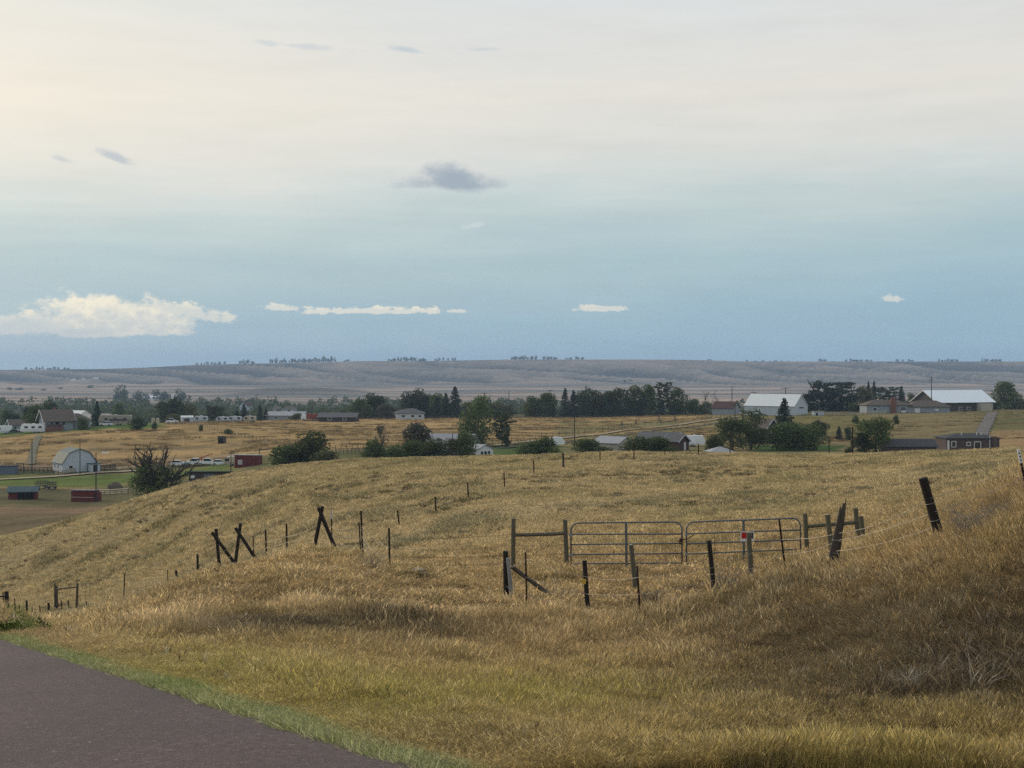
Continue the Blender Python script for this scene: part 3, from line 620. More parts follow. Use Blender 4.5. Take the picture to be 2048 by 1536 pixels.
building('sunken_grey_roof', 'wide low grey roof just showing over the grass crest', 'building', 1440, 921, 265, 4, 8.2, 8, 1.0, 1.7, DARKSID, METALROOF, 'hip', 0.4)
b = building('dark_wood_house', 'dark wooden house with white windows between the leafy trees', 'house', 1525, 893, 385, -42, 6, 6, 4.4, 2.2, DARKSID, SHINGLE_BR, 'gable', 0.5, trim=WHITE_OLD, wins=[('F', 0, 2.8, 1.6, 1.1), ('F', 0, .9, 1.6, 1.1), ('R', 0.0, 3, .9, 1.1)])
building('dark_roof_ranch', 'low house with long dark slate roof beside the round tree', 'house', 1815, 903, 300, -3, 10.5, 7, 1.5, 1.3, BRICK_DK, SHINGLE_DK, 'gable', 0.4)
b = building('brown_brick_house', 'long brown brick bungalow with white-framed windows below the drive', 'house', 1934, 905, 310, 3, 11.8, 7, 2.8, 1.0, BRICK_DK, SHINGLE_DK, 'hip', 0.35,
             wins=[('F', -4.3, 1.0, .8, 1.1), ('F', -1.0, 1.3, .7, .6), ('F', 1.0, .3, 1.3, 1.7)], doors=[('F', -5.5, .2, .45, 2.2, WHITE)])
MB().box(4.2, 5.2, -4.0, -3.52, -1, 3.2).build('chimney', BRICK_DK, b); MB().tube([(3.7, -3.6, 0), (3.7, -3.6, 3.3)], .09, 6).build('flue_pipe', WHITE, b)
for q in (-1.8, 1.6, 2.6): MB().tube([(q, -1.5, 3.0), (q, -1.5, 4.0)], .09, 6).build('roof_vent', WHITE, b)
# --- the bench on the right
b = building('white_metal_barn', 'large white metal barn with pale roof beside the dark cedars', 'barn', 1552, 830, (560, 690), -33, 22, 15, 4.0, 4.6, WHITE_OLD, PALEROOF, 'gable', 0.3, doors=[('R', .5, 3.0, 5, .5, DARKSID)])
b = building('big_brown_barn', 'big dark brown barn with bright white metal roof', 'barn', 1905, 822, (600, 700), 21, 30, 17, 4.4, 4.7, DARKSID, BRIGHTROOF, 'gable', 0.9, trim=WHITE, wins=[('F', -2.5, 0.8, 1.6, 1.1), ('F', 1.8, .8, 1.6, 1.1)])
addbox(b, 'lean_shed', TAN, 6, 12, -12, -8.6, -1, 3.5)
b = building('brick_chimney_house', 'blue-grey bungalow with tall brick chimney and white fence in front', 'house', 1770, 826, (580, 680), 5, 19, 9, 3.4, 2.2, GREYSID, SHINGLE_BR, 'hip', 0.7, wins=[('F', 6.3, 1.2, 2.2, 1.4), ('F', -6, 1.2, 1.4, 1.2)])
MB().box(.7, 3.0, -5.4, -4.52, -1, 6.6).build('chimney', BRICK, b)
building('hip_roof_garage', 'grey-blue garage with brown hip roof in front of the big barn', 'garage', 1853, 825, (560, 660), 0, 17, 9, 2.6, 2.5, GREYSID, SHINGLE_BR, 'hip', 0.8, doors=[('F', -5.2, 0, 2.2, 2.0, WHITE), ('F', 3.0, .9, 1.6, .8, WHITE)])
building('old_dark_barn', 'weathered dark-roofed barn behind the bare trees', 'barn', 1452, 828, (580, 690), -30, 10, 8, 3.2, 2.6, GREYSID, BROWNSID, 'gable', 0.5)
building('hidden_grey_house', 'pale grey house glimpsed through the windbreak trees', 'house', 1240, 838, 690, 4, 22, 9, 4.4, 3.0, GREYSID, METALROOF, 'gable', 0.6)
building('feed_shelter', 'small pale feed shelter at the end of the white rail fence', 'shed', 1636, 831, (560, 660), 4, 4.6, 2.4, 1.4, .3, WHITE_OLD, STONE, 'shed', .3, doors=[('F', -.8, 0, .8, 1.1, BLACK)])
g = thing('green_canopy', G(1514, hit(1514, 829, 560, 650)), 'green canopy tent in front of the white metal barn', 'canopy')
MB().poly([(-3, -2, 2.0), (3, -2, 2.0), (1.5, 0, 2.8), (-1.5, 0, 2.8)]).poly([(3, 2, 2.0), (-3, 2, 2.0), (-1.5, 0, 2.8), (1.5, 0, 2.8)]).poly([(3, -2, 2), (3, 2, 2), (1.5, 0, 2.8)]).poly([(-3, 2, 2), (-3, -2, 2), (-1.5, 0, 2.8)]).build('cover', GREENTARP, g)
for sx in (-2.8, 2.8):
    for sy in (-1.8, 1.8): MB().tube([(sx, sy, -.3), (sx, sy, 2.0)], .05, 5).build('pole', GALV, g)
for k, (px, py, ln, lab) in enumerate([(146, 762, 11, 'tiny white farm building on the far slope, first of three'), (168, 760, 9, 'tiny white farm building on the far slope, between two others'), (192, 758, 13, 'tiny pale farm building on the far slope, nearest the dark bushes')]):
    building('far_farm_building', lab.replace(', nearest the dark bushes', ', beside dark bushes'), 'building', px, py, (3300, 4300), 5 * k, ln, 7, 2.5, 1.5, WHITE, PALEROOF, 'gable', .5)
for k, (px, lab) in enumerate([(299, 'small white house among the round trees on the valley plain'), (320, 'white long house between round trees on the valley plain'), (355, 'white-roofed house under the end tree on the valley plain')]):
    building('plain_house', lab, 'house', px, 801, (1700, 2200), 8 * k - 6, 14 + 3 * k, 9, 4.5, 3, WHITE, BRIGHTROOF, 'gable', .5)
building('river_white_building', 'pale low building among the river trees', 'building', 570, 815, 1250, 6, 20, 10, 7, 2, WHITE_OLD, SHINGLE_BR, 'gable', .5)

def absorb(extra, main):
    # the pieces of an annexe become parts of the house it belongs to
    rel = (Matrix.Translation(main.location) @ main.rotation_euler.to_matrix().to_4x4()).inverted() @ Matrix.Translation(extra.location) @ extra.rotation_euler.to_matrix().to_4x4()
    for o in [q for q in COL.objects if q.parent == extra]: o.parent = main; o.matrix_local = rel
    bpy.data.objects.remove(extra)
absorb(wing, chalet); absorb(b2_, redhouse)
# ------------------------------------------------------------------ vehicles
def wheel(root, x, y, r=0.34, wd=0.22):
    s = -1 if y < 0 else 1
    t_ = MB().tube([(x, y - wd / 2, r), (x, y + wd / 2, r)], r, 12).build('wheel', RUBBER, root); MB().tube([(x, y + s * (wd / 2), r), (x, y + s * (wd / 2 + .02), r)], r * .6, 10).build('rim', STEELRIM, t_)
def vroot(name, label, cat, px, py, D, rot, group=None):
    D = hit(px, py, *D) if isinstance(D, tuple) else D
    return thing(name, G(px, D) + Vector((0, 0, .05)), label, cat, group, math.radians(rot))
def car(label, px, py, D, rot, paint, suv=False, name='parked_car'):
    r = vroot(name, label, 'car', px, py, D, rot); k = .3 if suv else 0
    MB().prism([(-2.25, .3), (2.2, .3), (2.28, .62), (2.1, .92), (1.0, 1.0 + k * .3), (-1.9, 1.02 + k * .3), (-2.25, .85)], -.88, .88).build('body', paint, r)
    gl = [(1.0, .99), (.3, 1.45 + k), (-1.3, 1.46 + k), (-1.95 - k * .5, 1.02)]
    MB().prism(gl, -.76, .76).build('window', GLASS, r); MB().prism([(.32, 1.455 + k), (.1, 1.52 + k), (-1.2, 1.53 + k), (-1.32, 1.465 + k)], -.72, .72).build('roof', paint, r)
    for x in (-1.4, 1.4):
        for y in (-.82, .82): wheel(r, x, y)
    for y in (-.6, .6): MB().box(2.22, 2.3, y - .18, y + .18, .6, .76).build('headlight', WHITE, r)
    return r
def pickup(label, px, py, D, rot, paint):
    r = vroot('pickup_truck', label, 'truck', px, py, D, rot)
    MB().prism([(-2.8, .5), (2.7, .5), (2.75, .9), (2.6, 1.12), (1.2, 1.2), (-2.8, 1.2)], -.95, .95).build('body', paint, r)
    MB().prism([(1.25, 1.2), (.6, 1.85), (-.9, 1.87), (-1.0, 1.2)], -.82, .82).build('window', GLASS, r); MB().box(-.95, .62, -.84, .84, 1.86, 1.93).build('roof', paint, r)
    for x in (-1.8, 1.8):
        for y in (-.86, .86): wheel(r, x, y, .4, .26)
    return r
def trailer(label, px, py, D, rot, ln, ht, paint=WHITE_VAN, stripe=CARDARK, wins=3, name='travel_trailer', cat='trailer', rnd=.5, wd=1.2):
    r = vroot(name, label, cat, px, py, D, rot); a = ln / 2
    MB().prism([(-a, .55), (a - .2, .55), (a, 1.0), (a, ht - rnd), (a - rnd * .6, ht - .05), (-a + rnd, ht), (-a + .1, ht - rnd), (-a - .25, 1.4)], -wd, wd).build('body', paint, r)
    for k in range(wins):
        x = -a * .55 + k * (1.15 * a / max(wins - 1, 1)); f_ = MB().box(x - .55, x + .55, -wd - .03, -wd + .02, ht * .52, ht * .52 + .75).build('window', CARDARK, r); MB().box(x - .45, x + .45, -wd - .045, -wd - .02, ht * .52 + .08, ht * .52 + .67).build('pane', GLASS, f_)
    MB().box(-a * .9, a * .9, -wd - .025, -wd + .01, ht * .32, ht * .32 + .12).build('stripe', stripe, r)
    MB().tube([(-a, 0, .5), (-a - 1.1, 0, .45)], .07, 6).build('hitch', CARDARK, r); MB().box(-.3, .5, -.4, .4, ht - .02, ht + .22).build('roof_vent', WHITE, r)
    for x in (a * .12, a * .12 + .85):
        for y in (-wd + .12, wd - .12): wheel(r, x, y, .35, .22)
    return r
trailer('white travel trailer parked on the lawn below the chalet', 67, 866, (455, 490), 8, 8.0, 3.1)
trailer('white rounded camper beside junk next to the grey garage', 8, 868, (455, 500), 10, 5.4, 2.9, wins=1)
car('dark car parked between the rounded camper and the travel trailer', 32, 867, (450, 495), 12, CARDARK)
r = trailer('tan and brown motorhome parked behind the white sedan', 231, 852, (500, 560), 4, 11.2, 3.6, RVTAN, RVBROWN, 3, 'motorhome', 'motorhome', .35, 1.25)
MB().box(-2, 4.5, -1.31, -1.24, 1.6, 2.2).build('brown_panel', RVBROWN, r)
car('white sedan parked on the lawn in front of the motorhome', 212, 852, (490, 530), 176, CARWHITE)
car('white sport utility car at the head of the field lane', 344, 847, (520, 600), 10, CARWHITE, True)
trailer('white camper beside the tiny pale shed', 402, 846, (540, 620), 5, 5.2, 2.6, wins=2, paint=WHITE_OLD)
trailer('white camper half hidden by the dark pine', 446, 845, (560, 640), -5, 4.6, 2.2, wins=2, paint=WHITE_OLD)
trailer('long white camper between the spruces', 470, 845, (560, 640), 3, 5.4, 2.3, wins=2, paint=WHITE_OLD); trailer('pale camper beside the tall spruce', 500, 845, (560, 640), -8, 4.6, 2.4, paint=TAN, wins=2)
r = vroot('box_truck', 'truck with white cab and red cargo box beside the long shop', 'truck', 621, 842, (560, 660), 180)
MB().prism([(1.6, .6), (3.7, .6), (3.8, 1.5), (3.3, 2.5), (1.6, 2.5)], -1.1, 1.1).build('cab', CARWHITE, r); MB().box(-3.8, 1.45, -1.2, 1.2, .9, 2.9).build('cargo_box', TRUCKRED, r)
for x in (-2.6, -1.7, 2.8):
    for y in (-1.05, 1.05): wheel(r, x, y, .5, .3)
trailer('cream trailer standing against the dark red shed', 462, 932, (330, 400), 4, 3.2, 2.4, paint=STONE, wins=1)
pickup('white pickup truck parked beside the orange crane truck', 390, 931, (330, 400), 172, CARWHITE)
car('white car parked between the crane truck and the cream trailer', 440, 931, (330, 400), 10, CARWHITE); car('pale low car beside the dead-topped tree', 358, 932, (330, 400), 5, CARWHITE)
r = pickup('white crane truck with raised orange boom', 415, 931, (330, 395), 8, CARWHITE)
MB().tube([(-1.6, 0, 1.2), (-1.6, 0, 2.2)], .22, 8).build('crane_post', ORANGE, r); MB().tube([(-1.9, 0, 2.0), (1.4, 0, 3.2)], [.2, .12], 6).build('boom', ORANGE, r)
trailer('white rounded horse trailer above the hedge', 1113, 893, (360, 420), 186, 4.0, 2.5, wins=2, name='horse_trailer', rnd=.7, wd=1.0)
trailer('white trailer hitched behind the pickup near the red-brown house', 1390, 893, (360, 420), 178, 4.8, 2.9, wins=1, rnd=.4)
pickup('white pickup truck in front of the white trailer', 1371, 894, (355, 410), 178, CARWHITE)
car('white van parked beside the brick chimney house', 1806, 826, (580, 670), 80, CARWHITE, True, 'parked_van')
car('white car half hidden by the shrubs under the bare-crowned tree', 758, 916, 300, 12, CARWHITE); car('white car beside the white metal barn', 1478, 829, (570, 660), 12, CARWHITE, True); car('white car under the green canopy', 1523, 830, (570, 650), 8, CARWHITE)
# farm wagon with stake sides, hay pile, gate pillars
def wagon(label, px, py, D, ln):
    r = vroot('stake_wagon', label, 'wagon', px, py, D, 5); MB().box(-ln / 2, ln / 2, -.9, .9, .55, .7).build('bed', WOOD_GY, r)
    for k in range(7):
        x = -ln / 2 + .1 + k * (ln - .2) / 6
        for y in (-.88, .88): MB().box(x - .04, x + .04, y - .03, y + .03, .7, 1.75).build('stake', WOOD_GY, r)
    for z in (1.05, 1.6):
        for y in (-.93, .93): MB().box(-ln / 2, ln / 2, y - .02, y + .02, z, z + .1).build('rail', WOOD_GY, r)
    for x in (-ln * .3, ln * .3):
        for y in (-.8, .8): wheel(r, x, y, .3, .15)
wagon('stake-sided hay wagon with high sides on the green strip', 103, 979, (290, 335), 2.3); wagon('longer low stake wagon beside the hay wagon', 83, 977, (290, 335), 2.6)
hb = MB(); hr = random.Random(5)
D = hit(230, 981, 290, 335); o = G(230, D); n_ = 14
pts = []
for j, (z, rr) in enumerate([(-.4, 1.75), (.5, 1.75), (1.1, 1.55), (1.6, 1.0), (1.9, .35)]):
    for i in range(n_):
        a = i * 2 * math.pi / n_; q = rr * (1 + hr.uniform(-.1, .1)); pts.append((q * math.cos(a), q * .8 * math.sin(a), z + hr.uniform(-.1, .1)))
hb.v = pts; hb.f = [(j * n_ + i, j * n_ + (i + 1) % n_, (j + 1) * n_ + (i + 1) % n_, (j + 1) * n_ + i) for j in range(4) for i in range(n_)] + [tuple(4 * n_ + i for i in range(n_))]
h = hb.build('hay_pile', HAYMAT); h.location = o; tag(h, 'old brown hay pile beside the log rail fence', 'hay pile')
for px, lab in ((306, 'tan stone gate pillar on the side of the small round tree'), (315, 'tan stone gate pillar on the side of the white sport utility car')):
    r = vroot('gate_pillar', lab, 'pillar', px, 850, (500, 570), 0); MB().box(-.5, .5, -.5, .5, -1, 1.8).build('shaft', STONE, r); MB().prism([(-.5, 1.8), (.5, 1.8), (.32, 2.15), (0, 2.3), (-.32, 2.15)], -.5, .5).build('cap', STONE, r)

# ------------------------------------------------------------------ utility poles, gate arches
def upole(px, pyt, pyb, D, label, arm=0.0, armz=.4, lamp=False, r0=.15, m_=POLE, name='utility_pole'):
    D = hit(px, pyb, *D) if isinstance(D, tuple) else D
    r0 = max(r0, .00036 * D); base = G(px, D); zt = -(pyt - HY) / F * D; H = zt - base.z; r = thing(name, base, label, 'utility pole')
    MB().tube([(0, 0, -.6), (0, 0, H * .5), (0, 0, H)], [r0, r0 * .85, r0 * .65], 7).build('pole', m_, r)
    if arm:
        a = MB().box(-arm, arm, -.07, .07, H - armz - .08, H - armz + .08).build('crossarm', m_, r)
        for x in (-arm * .9, -arm * .45, arm * .9): MB().tube([(x, 0, H - armz + .08), (x, 0, H - armz + .32)], .06, 5).build('insulator', GALV, a)
    if lamp:
        MB().tube([(0, 0, H - .2), (1.3, -.2, H), (2.0, -.2, H)], .05, 5).build('lamp_arm', GALV_PALE, r); MB().prism([(1.2, H - .1), (2.6, H - .08), (2.5, H + .12), (1.3, H + .12)], -.35, .05).build('lamp_head', WHITE_VAN, r)
    return Vector((base.x, base.y, zt - armz + .3))
upole(64, 880, 947, (370, 420), 'plain wooden pole standing on the weedy track'); upole(160, 877, 951, (360, 400), 'plain wooden pole in front of the gambrel barn', r0=.13)
upole(192, 905, 1004, (270, 310), 'tall wooden pole with white lamp arm beside the red box shed', lamp=True, r0=.14)
upole(462, 905, 944, (300, 370), 'short wooden pole with crossarm in front of the cream trailer', arm=.7, armz=.15, r0=.12)
pC = upole(1149, 833, 898, (350, 400), 'wooden pole with T crossarm above the hedge', arm=1.4, armz=.1)
pA = upole(969, 785, 838, (590, 680), 'wooden pole with T crossarm behind the tall cottonwood', arm=1.6); pB = upole(1100, 780, 838, (590, 680), 'wooden pole with T crossarm rising from the windbreak', arm=1.5)
pD = upole(1508, 783, 829, (560, 640), 'wooden pole with T crossarm in front of the white metal barn wall', arm=1.6); pE = upole(1571, 775, 829, (560, 640), 'wooden pole with wide T crossarm at the white metal barn gable', arm=1.7)
pF = upole(1863, 753, 824, (560, 630), 'tall wooden pole with small arm in front of the hip-roof garage', arm=.9, armz=1.5, r0=.2)
upole(1470, 806, 845, (480, 580), 'short pole with crossed arms behind the leafy trees', arm=1.2, armz=1.0); upole(624, 812, 842, (580, 660), 'pole with crossarm behind the box truck', arm=1.0)
upole(905, 866, 905, 320, 'short dark pole among the shrubs', r0=.1); upole(725, 812, 838, (590, 690), 'slim pole with lamp in front of the dark round tree', r0=.1); upole(1464, 772, 826, 700, 'tall thin aerial mast beside the bare trees', r0=.1, name='aerial_mast')
upole(980, 790, 838, 700, 'slim pole beside the T crossarm pole', r0=.1); upole(1018, 782, 815, 1700, 'thin far radio mast above the river trees', r0=.6, name='radio_mast'); upole(673, 830, 838, (600, 680), 'short pole by the ranch house porch', r0=.1)
def power_line(a, b_, sag, label):
    pts = [a.lerp(b_, k / 16) - Vector((0, 0, sag * 4 * (k / 16) * (1 - k / 16))) for k in range(17)]
    o = MB().tube(pts, .022, 4).build('power_line', WIRE_DK, None, a); tag(o, label, 'power line')
power_line(pA, pB, .8, 'power line between the cottonwood pole and the windbreak pole'); power_line(pD, pE, .6, 'power line between the two poles at the white metal barn')
power_line(pE, pF, 1.4, 'power line from the white metal barn to the tall pole'); power_line(pB, pD, 2.0, 'power line along the windbreak to the white metal barn'); power_line(P(560, 806, 640), pA, 1.6, 'power line running past the bungalow to the cottonwood pole')
def arch(px0, px1, pyt, pyb, D, label):
    D = hit((px0 + px1) / 2, pyb, *D); a, b_ = G(px0, D), G(px1, D); zt = -(pyt - HY) / F * D; r = thing('gate_arch', (a + b_) / 2, label, 'gate')
    o = r.location
    for q in (a, b_): MB().tube([q - Vector((0, 0, .4)), Vector((q.x, q.y, zt))], .1, 6).build('post', WOOD_GY, r, o)
    MB().tube([Vector((a.x - .2, a.y, zt)), Vector((b_.x + .2, b_.y, zt))], .1, 6).build('crossbeam', WOOD_GY, r, o)
arch(519, 549, 898, 924, (350, 400), 'tall log gate arch beside the big leafy bush'); arch(34, 47, 927, 946, (360, 400), 'small log gate arch at the farmyard pens')

# ------------------------------------------------------------------ pasture fences
_pm = {}
def far_fence(name, label, pts, n, ht, rails, m_post, m_rail, rad=.07, rail_r=.04, group=None, wid=None):
    """pts: (column,row,dmin,dmax); posts are separate parts, as are the rails of each run"""
    W = [G(q[0], hit(*q)) for q in pts]; root = thing(name, W[0], label, 'fence', group); seg = [(W[i + 1] - W[i]).length for i in range(len(W) - 1)]; tot = sum(seg)
    key = (rad, ht, m_post.name)
    if key not in _pm: _pm[key] = MB().tube([(0, 0, -.4), (0, 0, ht)], rad, 5).mesh('post', m_post)
    Q = []
    for k in range(n + 1):
        d = tot * k / n; i = 0
        while i < len(seg) - 1 and d > seg[i]: d -= seg[i]; i += 1
        q = W[i].lerp(W[i + 1], min(1, d / seg[i])); q.z = ground(q.x, q.y); Q.append(q); part('post', _pm[key], root, q - W[0])
    for z in rails:
        for i in range(n):
            MB().tube([Q[i] + Vector((0, 0, z)), Q[i + 1] + Vector((0, 0, z))], rail_r, 4, False).build('rail', m_rail, root, W[0]) if rail_r > .03 else None
        if rail_r <= .03: MB().tube([q + Vector((0, 0, z)) for q in Q], rail_r, 3, False).build('wire', m_rail, root, W[0])
    return root
far_fence('rail_fence', 'pale three-rail fence in front of the cedars and chimney house', [(1650, 831, 560, 650), (1700, 831, 560, 650), (1772, 830, 560, 650)], 16, 1.5, (.4, .85, 1.3), WOOD_RAIL, STONE, .1, .1)
far_fence('rail_fence', 'pale three-rail fence beside the tall cottonwood', [(984, 836, 590, 660), (1048, 836, 590, 660)], 9, 1.5, (.5, .95, 1.4), WOOD_RAIL, STONE, .09, .09)
far_fence('log_fence', 'log rail fence running from the red box shed to the hay pile', [(198, 990, 280, 320), (225, 990, 280, 320), (256, 988, 280, 325)], 5, 1.1, (.35, .75, 1.15), WOOD_RAIL, STONE, .11, .11)
far_fence('corral_fence', 'grey pole corral in front of the gambrel barn', [(108, 951, 350, 400), (125, 950, 350, 400), (150, 945, 360, 400)], 8, 1.3, (.4, .8, 1.2), WOOD_GY, STONE, .10, .08)
far_fence('corral_fence', 'grey pole corral along the foot of the golden slope', [(28, 944, 370, 420), (70, 945, 370, 420), (104, 944, 370, 420)], 10, 1.4, (.5, .9, 1.3), WOOD_GY, WOOD_GY, .11, .09)
far_fence('corral_fence', 'dark board corral beside the barn lean-to', [(196, 942, 370, 410), (232, 940, 370, 410)], 6, 1.6, (.4, .8, 1.2, 1.5), WOOD_GY, WOOD_GY, .08, .12)
far_fence('pasture_fence', 'wire pasture fence following the lane up the golden field', [(985, 888, 370, 430), (1100, 874, 400, 480), (1250, 856, 440, 540), (1380, 842, 480, 600), (1450, 834, 520, 640)], 40, 1.4, (.5, .9, 1.3), WOOD_GY, WIRE_DK, .08, .02)
far_fence('pasture_fence', 'wire pasture fence below the lane and grass bank', [(1010, 897, 350, 410), (1130, 889, 360, 430), (1280, 870, 410, 490), (1430, 851, 440, 560)], 30, 1.3, (.5, .9, 1.2), WOOD_GY, WIRE_DK, .07, .02)
far_fence('pasture_fence', 'wire fence falling across the golden field from the white car', [(350, 848, 500, 600), (430, 862, 450, 540), (500, 878, 420, 480), (580, 889, 400, 450), (700, 890, 390, 440)], 46, 1.3, (.5, .9, 1.2), WOOD_RAIL, WIRE_DK, .08, .02)
far_fence('pasture_fence', 'dark wire fence behind the leafy bushes', [(660, 901, 370, 430), (720, 899, 370, 430), (860, 893, 370, 430)], 18, 1.4, (.5, .9, 1.3), WOOD_GY, WIRE_DK, .09, .025)
far_fence('rail_fence', 'dark two-rail fence beside the big leafy bush', [(672, 908, 340, 400), (726, 907, 340, 400)], 7, 1.4, (.5, .9, 1.3), WOOD_GY, WOOD_GY, .08, .05)
far_fence('bench_fence', 'low dark board fence along the top of the golden field', [(700, 839, 590, 660), (850, 838, 590, 660), (960, 837, 590, 660)], 30, 1.2, (.4, .8, 1.1), WOOD_GY, WOOD_GY, .1, .06)
far_fence('pasture_fence', 'wire fence at the top of the golden field before the windbreak', [(1045, 838, 590, 660), (1200, 838, 590, 660), (1400, 836, 590, 660)], 40, 1.2, (.5, 1.0), WOOD_GY, WIRE_DK, .08, .025)
far_fence('pasture_fence', 'wire fence across the slope beyond the brown brick house', [(1985, 826, 580, 660), (2060, 824, 580, 660), (2150, 822, 580, 660)], 14, 1.3, (.5, 1.0), WOOD_GY, WIRE_DK, .08, .025)
# ------------------------------------------------------------------ trees
def leafquads(rng, C, size, up=0.0):
    n = len(C); a = rng.normal(size=(n, 3)); a /= np.linalg.norm(a, axis=1)[:, None]; b_ = np.cross(a, rng.normal(size=(n, 3))); b_ /= np.linalg.norm(b_, axis=1)[:, None]
    s = size * rng.uniform(.6, 1.35, (n, 1)); a = a * s; b_ = b_ * s * .8
    return np.stack([C - a - b_ * .3, C - b_, C + a + b_ * .2, C + b_], 1)
def lobes_crown(seed, n, lobes, size, shell=.55):
    rng = np.random.default_rng(seed); wv = np.array([l[3] * l[4] * l[5] for l in lobes]) ** .75; k = rng.choice(len(lobes), n, p=wv / wv.sum()); L = np.array(lobes)[k]
    d = rng.normal(size=(n, 3)); d /= np.linalg.norm(d, axis=1)[:, None]; r = shell + (1.08 - shell) * rng.random((n, 1)) ** .6
    return leafquads(rng, L[:, :3] + d * r * L[:, 3:], size)
def round_lobes(seed, n, z0, z1, rr=(.14, .24), flat_=1.0, pow_=.5):
    rng = np.random.default_rng(seed); out = []
    for i in range(n):
        z = z0 + (z1 - z0) * rng.random(); tz = (z - z0) / (z1 - z0); R = .5 * math.sin(math.pi * min(.97, max(.08, tz * .82 + .12))) ** pow_
        q = rng.uniform(*rr); an = rng.uniform(0, 6.283); rad = max(0, R - q * .8) * rng.random() ** .4
        out.append((rad * math.cos(an), rad * math.sin(an), z, q, q, q * flat_ * rng.uniform(.6, .9)))
    return out
def limbs(seed, levels, L0, r0, spread=.6, n=(3, 4), base=(0, 0, 0), z_first=.3, droop=0.0, sides=5):
    rnd = random.Random(seed); mb = MB()
    def grow(p, d, L, r, lv):
        pts = [p]; q = p.copy(); dd = d.copy()
        for k in range(3):
            dd = (dd + Vector((rnd.uniform(-.18, .18), rnd.uniform(-.18, .18), rnd.uniform(-.05, .12) - droop))).normalized(); q = q + dd * L / 3; pts.append(q.copy())
        mb.tube(pts, [r, r * .85, r * .7, r * .5], sides if lv > 1 else 4, False)
        if lv > 0:
            for i in range(rnd.randint(*n)):
                k = rnd.choice((1, 2, 3, 3)); an = rnd.uniform(0, 6.283); dv = (dd + Vector((math.cos(an), math.sin(an), rnd.uniform(-.1, .5))) * spread).normalized()
                grow(pts[k], dv, L * rnd.uniform(.55, .8), r * .52, lv - 1)
    grow(Vector(base), Vector((0, 0, 1)), L0, r0, levels); return mb
PROTO = {}
def proto(kind, k):
    key = (kind, k)
    if key in PROTO: return PROTO[key]
    sd_ = hash(kind) % 1000 if False else sum(map(ord, kind)) * 7 + k * 31
    if kind in ('leafy', 'darkleaf', 'olive', 'greyleaf'):
        mt = MATS[{'leafy': 'leaf_green', 'darkleaf': 'leaf_dark', 'olive': 'leaf_olive', 'greyleaf': 'leaf_grey'}[kind]]
        cr = quads('crown', lobes_crown(sd_, 3600, round_lobes(sd_, 34, .10, .93), .027), mt); tr = limbs(sd_, 2, .42, .035, .8).mesh('trunk', BARK)
    elif kind == 'tallleaf':
        cr = quads('crown', lobes_crown(sd_, 3400, round_lobes(sd_, 30, .10, .95, (.14, .22), 1.0, .35), .022), MATS['leaf_green']); tr = limbs(sd_, 2, .45, .035, .6).mesh('trunk', BARK)
    elif kind == 'bush':
        cr = quads('crown', lobes_crown(sd_, 3400, round_lobes(sd_, 30, .02, .86, (.14, .26), 1.1, .3), .028), MATS['leaf_green']); tr = limbs(sd_, 2, .3, .02, 1.0).mesh('stem', BARK)
    elif kind == 'olivebush':
        cr = quads('crown', lobes_crown(sd_, 3000, round_lobes(sd_, 28, .02, .86, (.14, .26), 1.1, .4), .028), MATS['leaf_olive']); tr = limbs(sd_, 2, .3, .02, 1.0).mesh('stem', BARK)
    elif kind in ('spruce', 'pine'):
        rng = np.random.default_rng(sd_); C = []; U = []
        nl = 26 if kind == 'spruce' else 13
        for i in range(nl):
            z = .05 + .93 * i / nl if kind == 'spruce' else .22 + .74 * i / nl
            R = .5 * (1 - (z - .05) / .97) ** .8 * rng.uniform(.8, 1.1) if kind == 'spruce' else .5 * math.sin(math.pi * min(1, .25 + .72 * (1 - z))) * rng.uniform(.6, 1.1)
            for j in range(int(7 + 12 * R) if kind == 'spruce' else 7):
                an = rng.uniform(0, 6.283); RR = R * rng.uniform(.7, 1.12); m_ = int(7 + 30 * RR) if kind == 'spruce' else int(16 + 30 * RR)
                tt_ = rng.random(m_) ** (.7 if kind == 'spruce' else .45); zz = z - (.10 * tt_ * RR * 2 if kind == 'spruce' else -.05 * tt_)
                wd = .025 + .05 * RR if kind == 'spruce' else .05
                C.append(np.stack([math.cos(an) * RR * tt_, math.sin(an) * RR * tt_, zz], 1) + rng.normal(scale=wd * .55, size=(m_, 3)) * [1, 1, .45])
        C = np.concatenate(C); cr = quads('crown', leafquads(rng, C, .021 if kind == 'spruce' else .026), MATS['leaf_spruce' if kind == 'spruce' else 'leaf_pine']); tr = MB().tube([(0, 0, -.03), (0, 0, .5), (.004, 0, .97)], [.024, .016, .004], 6).mesh('trunk', BARK)
    elif kind == 'cedar':
        rng = np.random.default_rng(sd_); lob = []
        for i in range(60):
            z = rng.uniform(.08, .95); R = .5 * (1 - .62 * max(0, z - .35) / .65); an = rng.uniform(0, 6.283); rad = R * rng.uniform(.3, .85); q = rng.uniform(.10, .19) * (1.15 - .5 * z)
            lob.append((rad * math.cos(an), rad * math.sin(an), z, q, q, q * .36))
        cr = quads('crown', lobes_crown(sd_, 5200, lob, .021, .2), MATS['leaf_spruce']); tr = limbs(sd_, 2, .5, .04, .7).mesh('trunk', BARK)
    elif kind == 'bare':
        cr = None; tr = limbs(sd_, 4, .42, .03, .62, (2, 4)).mesh('trunk', DEADWOOD)
    elif kind == 'thin':   # mostly twigs with a little leaf
        cr = quads('crown', lobes_crown(sd_, 900, round_lobes(sd_, 22, .35, .95, (.08, .15)), .022, .2), MATS['leaf_grey']); tr = limbs(sd_, 4, .42, .035, .7, (2, 4)).mesh('trunk', DEADWOOD)
    PROTO[key] = (cr, tr); return PROTO[key]
_tc = [0]
